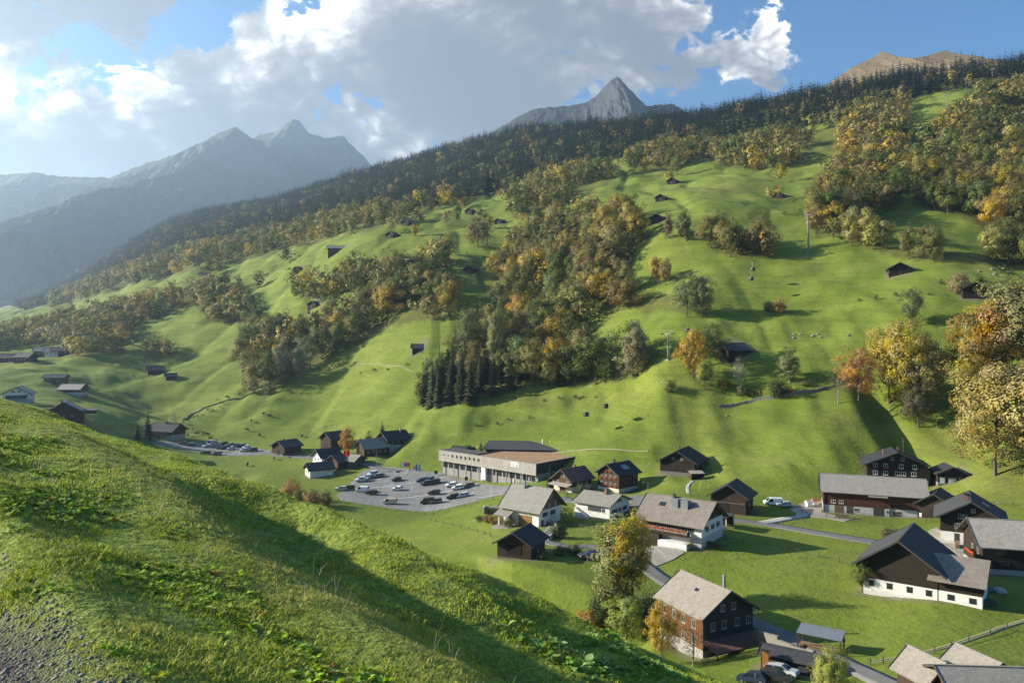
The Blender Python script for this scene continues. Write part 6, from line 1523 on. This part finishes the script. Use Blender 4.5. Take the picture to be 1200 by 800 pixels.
    tree(735,752,697,(.17,.185,.045),'yellow green bushy tree left below the tall golden one',i=0,width=1.1); tree(776,776,706,(.29,.19,.035),'golden orange tree against the brick red wall',i=2,width=.75); tree(812,780,722,(.14,.12,.05),'olive shrub tree beside the white base of the brick red house','sparse',0,1.2)
    bush(691,742,708,(.27,.12,.04),'orange shrub at the edge of the near slope',1.0,1); bush(708,728,680,(.06,.075,.025),'dark green shrub left under the tall golden tree',.8,2); bush(765,735,690,(.045,.055,.02),'dark shrub in the shade behind the golden orange tree',.8,0); bush(722,722,668,(.15,.13,.035),'olive shrub at the foot of the tall golden tree',.8,1)
    bush(806,643,632,(.24,.19,.04),'small yellow bush at the white garage of the broad roofed house',1.0,0)
    bush(341,586,558,(.25,.125,.04),'rounded orange bush at the edge of the near slope',.85,0); bush(366,594,570,(.22,.12,.045),'orange brown bush next to the car park corner',.9,1); bush(383,592,571,(.14,.09,.045),'brown bush at the car park corner',.6,2); bush(353,586,572,(.2,.12,.045),'low orange scrub between the two orange bushes',1.0,2)
    tree(407,533,500,(.27,.145,.035),'golden orange tree at the village edge between the dark barns',i=0,width=.75); tree(424,528,508,(.2,.17,.06),'thin yellowish tree behind the brown house','sparse',0,1.0); tree(432,527,506,(.10,.11,.04),'dark slim tree behind the grey roofed brown house','slim',0,1.1)
    tree(549,543,521,(.045,.06,.028),'round dark green tree behind the slatted station',i=1,width=1.0); tree(562,544,520,(.2,.17,.05),'thin yellow tree beside the round dark one behind the station','slim',1,1.2)
    tree(205,514,470,(.17,.14,.07),'nearly bare larch beside the inn','sparse',1,.7)
    tree(310,470,437,(.19,.16,.09),'pale bare poplar at the lower end of the left wood','sparse',0,.8); tree(295,462,438,(.17,.15,.08),'pale thin tree left of the bare poplar','slim',0,1.2); tree(332,452,402,(.17,.15,.085),'tall pale grey tree at the front of the left wood','slim',1,1.1); tree(352,445,398,(.15,.14,.08),'second tall greyish tree at the front of the left wood','slim',0,1.2)
    tree(550,428,362,(.13,.125,.05),'tall olive tree rising behind the spruce clump',i=1,width=.7); tree(583,440,360,(.14,.14,.055),'tall pale olive tree between spruces and golden edge',i=3,width=.65); tree(610,445,395,(.13,.16,.06),'light green tree at the left of the golden wood edge',i=0,width=.9); tree(625,452,398,(.16,.14,.04),'olive yellow tree leading the golden wood edge',i=2,width=.9); tree(648,452,396,(.29,.18,.035),'bright golden tree in the middle of the golden wood edge',i=0,width=.85); tree(742,440,380,(.19,.175,.10),'pale grey green tree at the right end of the golden wood edge','slim',1,1.3); tree(605,395,345,(.27,.155,.035),'bright orange gold tree in the lower slope wood',i=1,width=.85); tree(690,342,300,(.2,.115,.05),'reddish tree at the lower right edge of the big wood',i=3,width=.8); tree(805,372,322,(.14,.135,.065),'pale grey green tree at the right end of the lower wood',i=2,width=.9); tree(823,372,322,(.135,.13,.062),'pale grey green tree, last of the lower wood to the right',i=0,width=.85)
    tree(1010,694,652,(.085,.10,.03),'green bush tree at the white corner of the great black barn',i=1,width=.85)
    tree(975,836,757,(.20,.20,.05),'yellow green tree at the bottom edge beside the lower road',i=2,width=.85)
    bush(664,614,592,(.21,.22,.05),'yellow green bush between the chalet and the low white house',.8,0); bush(682,580,563,(.08,.085,.035),'dark bush beside the rust roofed chalet',.7,1); bush(1046,634,615,(.12,.09,.045),'brown bush between the lane and the great black barn',1.3,2); bush(1040,629,618,(.10,.085,.04),'brown low bush left behind the great black barn',1.2,0)
    bush(655,630,607,(.05,.06,.025),'dark green bush inside the curved garden wall',.8,2); bush(673,650,634,(.10,.10,.035),'olive scrub on the bank above the dark blue car',1.1,1); bush(656,650,636,(.12,.12,.04),'light scrub on the bank left of the dark blue car',1.1,2); bush(637,655,643,(.10,.105,.035),'scrub at the right wall of the brown shed',.9,0)
    for i,(px,py,top,c) in enumerate(((562,611,602,(.07,.08,.03)),(572,612,601,(.16,.085,.04)),(580,613,601,(.18,.10,.04)),(588,615,603,(.13,.095,.04)),(596,617,604,(.15,.12,.05)))): bush(px,py,top,c,'low brownish hedge bush below the chalet terrace',1.25,i,'hedge bushes below the chalet terrace')
    def fir(px,py,top,label,width=1.0,col=None):
        x,y,z = ground_at(px,py); conifer(x,y,z,(py-top)*y/F,label,None,False,col,width)
    fir(173,514,480,'dark spruce, taller of the pair at the inn',1.2); fir(161,514,492,'dark spruce, lower of the pair at the inn',1.4); fir(448,524,492,'tall dark spruce between the houses behind the car park',1.25); fir(430,528,510,'small dark spruce behind the grey roofed brown house',1.1); fir(645,572,540,'slender dark spruce at the corner of the lift station hall',.95)
    fir(541,470,400,'tallest grey green spruce of the clump above the lift building',1.0,(.05,.065,.03)); fir(507,474,420,'pointed spruce at the left end of the clump above the lift building',1.0)

# ------------------------------------------------------------------ grass and weeds of the near hillside
def blade_tuft(seed, n, h, spread, w, lean=.5):
    g = np.random.default_rng(seed); V=[]; Fc=[]; T=[]; nv=0
    for i in range(n):
        a = g.uniform(0,6.28); r = spread*math.sqrt(g.random()); x,y = r*math.cos(a), r*math.sin(a)
        H = h*g.uniform(.5,1.15); ld = g.uniform(0,6.28); L = H*lean*g.uniform(.2,1.3); ww = w*g.uniform(.7,1.3); s = np.array([-math.sin(ld+g.uniform(-.6,.6)), math.cos(ld),0])*ww*.5
        d = np.array([math.cos(ld),math.sin(ld),0]); p = np.array([x,y,-.02]); t = (g.random(), g.uniform(.25,.75), g.random())
        p1 = p+d*L*.35+np.array([0,0,H*.6]); p2 = p+d*L+np.array([0,0,H*(1-.25*L/H)])
        V += [p-s,p+s,p1+s*.8,p1-s*.8,p2+s*.12,p2-s*.12]; Fc += [(nv,nv+1,nv+2,nv+3),(nv+3,nv+2,nv+4,nv+5)]; T += [t,t]; nv += 6
    return np.array(V), np.array(Fc), np.array(T)
def leaf_rosette(seed, n, size, up=.6):
    g = np.random.default_rng(seed); V=[]; Fc=[]; T=[]; nv=0
    for i in range(n):
        a = g.uniform(0,6.28); L = size*g.uniform(.6,1.2); w = L*g.uniform(.22,.34); el = g.uniform(.2,1.1)*up+.2; d = np.array([math.cos(a),math.sin(a)]); sd = np.array([-d[1],d[0]]); t = (g.random(), g.uniform(.3,.85), g.random())
        o = np.array([g.normal(0,size*.25), g.normal(0,size*.25)]); z0 = g.uniform(0,size*.5)
        for j,q in enumerate((0,.3,.65,1.0)):
            rr = L*q*math.cos(el*(1-.4*q)); zz = z0+L*q*math.sin(el)-L*.45*q*q; ww = w*(.25,1.0,.9,.05)[j]
            c = o+d*rr; V += [[*(c+sd*ww),zz+ww*.25],[*c,zz],[*(c-sd*ww),zz+ww*.25]]
            if j: b = nv+3*j; Fc += [(b-3,b-2,b+1,b),(b-2,b-1,b+2,b+1)]; T += [t,t]
        nv += 12
    return np.array(V), np.array(Fc), np.array(T)
def scatter(name, protos, pos, scale, rot, tint, label=None, cat=None):
    """real blades: every tuft written into one mesh"""
    g = np.random.default_rng(len(pos)); which = g.integers(len(protos), size=len(pos)); Vs=[];Fs=[];Ts=[];Cs=[];nv=0
    for k,(V,Fc,T) in enumerate(protos):
        sel = np.where(which == k)[0]; m = len(sel)
        if not m: continue
        c, s = np.cos(rot[sel])[:,None], np.sin(rot[sel])[:,None]; sc = scale[sel][:,None]
        x = (V[None,:,0]*c-V[None,:,1]*s)*sc+pos[sel,0:1]; y = (V[None,:,0]*s+V[None,:,1]*c)*sc+pos[sel,1:2]; z = V[None,:,2]*sc+pos[sel,2:3]
        Vs.append(np.stack([x,y,z],-1).reshape(-1,3).astype(np.float32)); Fs.append((Fc[None]+(np.arange(m)*len(V))[:,None,None]).reshape(-1,4)+nv); nv += m*len(V)
        Ts.append(np.tile(T,(m,1))); Cs.append(np.repeat(tint[sel], len(Fc), 0))
    me = np_mesh(name, np.concatenate(Vs), np.concatenate(Fs), [GRASS]); set_tone(me, np.concatenate(Ts))
    C = np.concatenate(Cs); at = me.attributes.new('tint','FLOAT_COLOR','FACE'); at.data.foreach_set('color', np.concatenate([C,np.ones((len(C),1))],1).astype(np.float32).ravel())
    return tag(mesh_obj(name, me), label, cat, kind='stuff')
GRASS = leaf_material('grass_blades', False, .32)
def pasture_tint(X, Y, g):
    n = fbm(X/5,Y/5,3); m = fbm(X/1.1+9,Y/1.1,2); s = (X+Y)*.7071
    a = np.array([.270,.350,.040]); b = np.array([.430,.450,.078]); c = np.array([.38,.33,.125]); k = np.clip(.5+n*1.3,0,1)[:,None]
    col = a*(1-k)+b*k
    dry = np.clip(np.exp(-((s-4.3)/.8)**2)*.75 + np.clip(m-.25,0,1)*.7 + .25*(s < 2.2), 0, .9)[:,None]*g.uniform(.4,1,(len(X),1))
    col = col*(1-dry)+c*dry
    return col*g.uniform(.75,1.25,(len(X),1))
def build_grass():
    g = np.random.default_rng(21)
    def pts(y0, y1, dens, smin=1.35, pxl=-90, pxr=1000):
        n = int(dens*(y1*y1-y0*y0)/2*(pxr-pxl)/F); Y = np.sqrt(g.uniform(y0*y0,y1*y1,n)); X = (g.uniform(pxl,pxr,n)-600)/F*Y
        s = (X+Y)*.7071+.28*fbm(X*1.1,Y*1.1,3); hz = near_hill(X,Y); py = 400-F*hz/Y; ok = (s > smin) & (py < 840)
        X,Y,hz = X[ok],Y[ok],hz[ok]; return np.stack([X,Y,hz],1)
    fine = [blade_tuft(30+i, 11, .050, .055, .0065, .9) for i in range(6)]; mid = [blade_tuft(40+i, 14, .052, .12, .014, .8) for i in range(5)]; far = [blade_tuft(50+i, 13, .052, .24, .030, 1.1) for i in range(4)]
    for nm,(y0,y1,d,pr,sm) in {'near':(1.5,9,620,fine,1.0),'mid':(9,22,130,mid,1.0),'far':(22,75,30,far,1.0)}.items():
        P = pts(y0,y1,d); X,Y = P[:,0],P[:,1]; cl = np.clip(.85+.9*fbm(X/.9,Y/.9,2)+.6*fbm(X/3,Y/2,2),.35,1.7)
        dr = np.exp(-(((X+Y)*.7071-4.3)/.8)**2)
        scatter('grass', pr, P, cl*(1-.45*dr)*g.uniform(.8,1.2,len(P)), g.uniform(0,6.28,len(P)), pasture_tint(X,Y,g), 'short pasture grass covering the near hillside', 'grass')
    # rank weeds on the bank beside the path and the dock patch at the lower right
    P = pts(1.5,16,120,1.4); s = (P[:,0]+P[:,1])*.7071; k = fbm(P[:,0]/1.2,P[:,1]/1.2,3)
    P = P[(s < 3.3+.6*k) & (k > .05)]
    broad = [leaf_rosette(60+i, 9, .060, .9) for i in range(5)]
    T = np.array([.215,.31,.045])*g.uniform(.7,1.4,(len(P),1)); o = g.random(len(P)) < .03; T[o] = np.array([.30,.16,.05]); y = g.random(len(P)) < .12; T[y] = np.array([.24,.27,.04])
    scatter('weeds', broad, P, g.uniform(.5,1.1,len(P)), g.uniform(0,6.28,len(P)), T, 'broad leaved weeds on the bank beside the gravel path', 'weeds')
    q = pts(3,22,6,1.6,480,900); px = 600+F*q[:,0]/q[:,1]; py = 400-F*q[:,2]/q[:,1]; n = fbm(q[:,0]/1.6,q[:,1]/1.6,2)
    m = (((px-705)/92)**2+((py-(775+(px-705)*.10))/27)**2 < 1+n) ; q = q[m]
    extra = np.repeat(q, 3, 0)+np.concatenate([g.normal(0,.22,(3*len(q),2)), np.zeros((3*len(q),1))],1); extra[:,2] = near_hill(extra[:,0],extra[:,1])
    scatter('dock_leaves', [leaf_rosette(70+i, 10, .15, .9) for i in range(4)], extra, g.uniform(.6,1.15,len(extra)), g.uniform(0,6.28,len(extra)), np.array([.20,.30,.065])*g.uniform(.75,1.35,(len(extra),1)), 'patch of broad dock leaves on the near slope', 'weeds')
    # tall seed stalks
    P = pts(2.0,11,2.2,2.4); V = [blade_tuft(80+i, 3, .42, .05, .006, 1.0) for i in range(4)]
    scatter('grass', V, P, g.uniform(.5,1.0,len(P)), g.uniform(0,6.28,len(P)), np.array([.42,.36,.2])*g.uniform(.8,1.2,(len(P),1)), 'pale dry seed stalks above the bank grass', 'grass')
    # loose stones of the path
    n = 26000; Y = np.sqrt(g.uniform(1.5**2,9**2,n)); X = (g.uniform(-200,330,n)-600)/F*Y; s = (X+Y)*.7071; ok = (s < 1.55) & (s > -1.5); X,Y = X[ok],Y[ok]; n = len(X)
    Z = near_hill(X,Y); base = np.array([(1,0,0),(-1,0,0),(0,1,0),(0,-1,0),(0,0,.7),(0,0,-.7)]); tri = np.array([(0,2,4),(2,1,4),(1,3,4),(3,0,4),(2,0,5),(1,2,5),(3,1,5),(0,3,5)])
    r = (.005+.020*g.random(n)**3)[:,None,None]; V = base[None]*r*g.uniform(.6,1.4,(n,6,1))+np.stack([X,Y,Z],1)[:,None]; a = g.uniform(0,6.28,n)
    Fc = (tri[None]+(np.arange(n)*6)[:,None,None]).reshape(-1,3)
    st, t, b = mat('path_stone', .95, .15); nn = t.noise(world_co(t), 22, 2); t.set(b.inputs['Base Color'], t.ramp(nn, [(.3,(.075,.068,.058)),(.5,(.15,.138,.118)),(.7,(.27,.25,.22))]))
    tag(mesh_obj('gravel', np_mesh('gravel', V.reshape(-1,3), Fc, [st])), 'loose grey stones of the path at the lower left corner', 'gravel', kind='stuff')

# ------------------------------------------------------------------ put it together
build_world(); build_light(); build_camera(); settings()
ROCK_BLUE = rock_material('mountain_rock', (.05,.062,.028), (.085,.085,.09), .8)
ROCK_BROWN = rock_material('alpine_grass', (.19,.14,.075), (.2,.17,.14), .95)
mountain('mountain', [(-320,190),(-200,215),(-100,212),(0,205),(40,202),(70,207),(130,208),(160,195),(200,183),(240,165),(262,153),(277,149),(292,160),(310,166),(330,210),(420,300),(520,380)], 5200, .62, ROCK_BLUE, 60, seed=1)
mountain('mountain', [(180,240),(230,200),(290,172),(303,158),(322,155),(335,145),(344,139),(352,143),(362,156),(380,162),(402,159),(412,170),(425,182),(460,225),(600,330)], 6000, .7, ROCK_BLUE, 200, seed=2)
mountain('mountain', [(470,240),(560,165),(600,141),(625,128),(650,125),(670,124),(690,119),(705,107),(716,93),(723,90),(731,97),(745,112),(757,124),(775,123),(790,122),(830,150),(950,230)], 3600, .8, rock_material('peak_rock', (.04,.05,.026), (.055,.057,.062), .5), 450, seed=3, jag=1.2)
mountain('mountain', [(900,140),(960,106),(1000,78),(1020,69),(1034,60),(1045,65),(1060,70),(1085,66),(1108,59),(1125,66),(1150,84),(1250,110),(1350,125)], 1700, .62, ROCK_BROWN, 420, seed=4, rib=.35, jag=.4)
plant_woods()
build_roads()
build_village(); build_station(); build_far_houses(); build_cars(); build_cows(); build_lift(); build_details(); build_single_trees(); build_grass()
build_ground()
build_haze(1780)
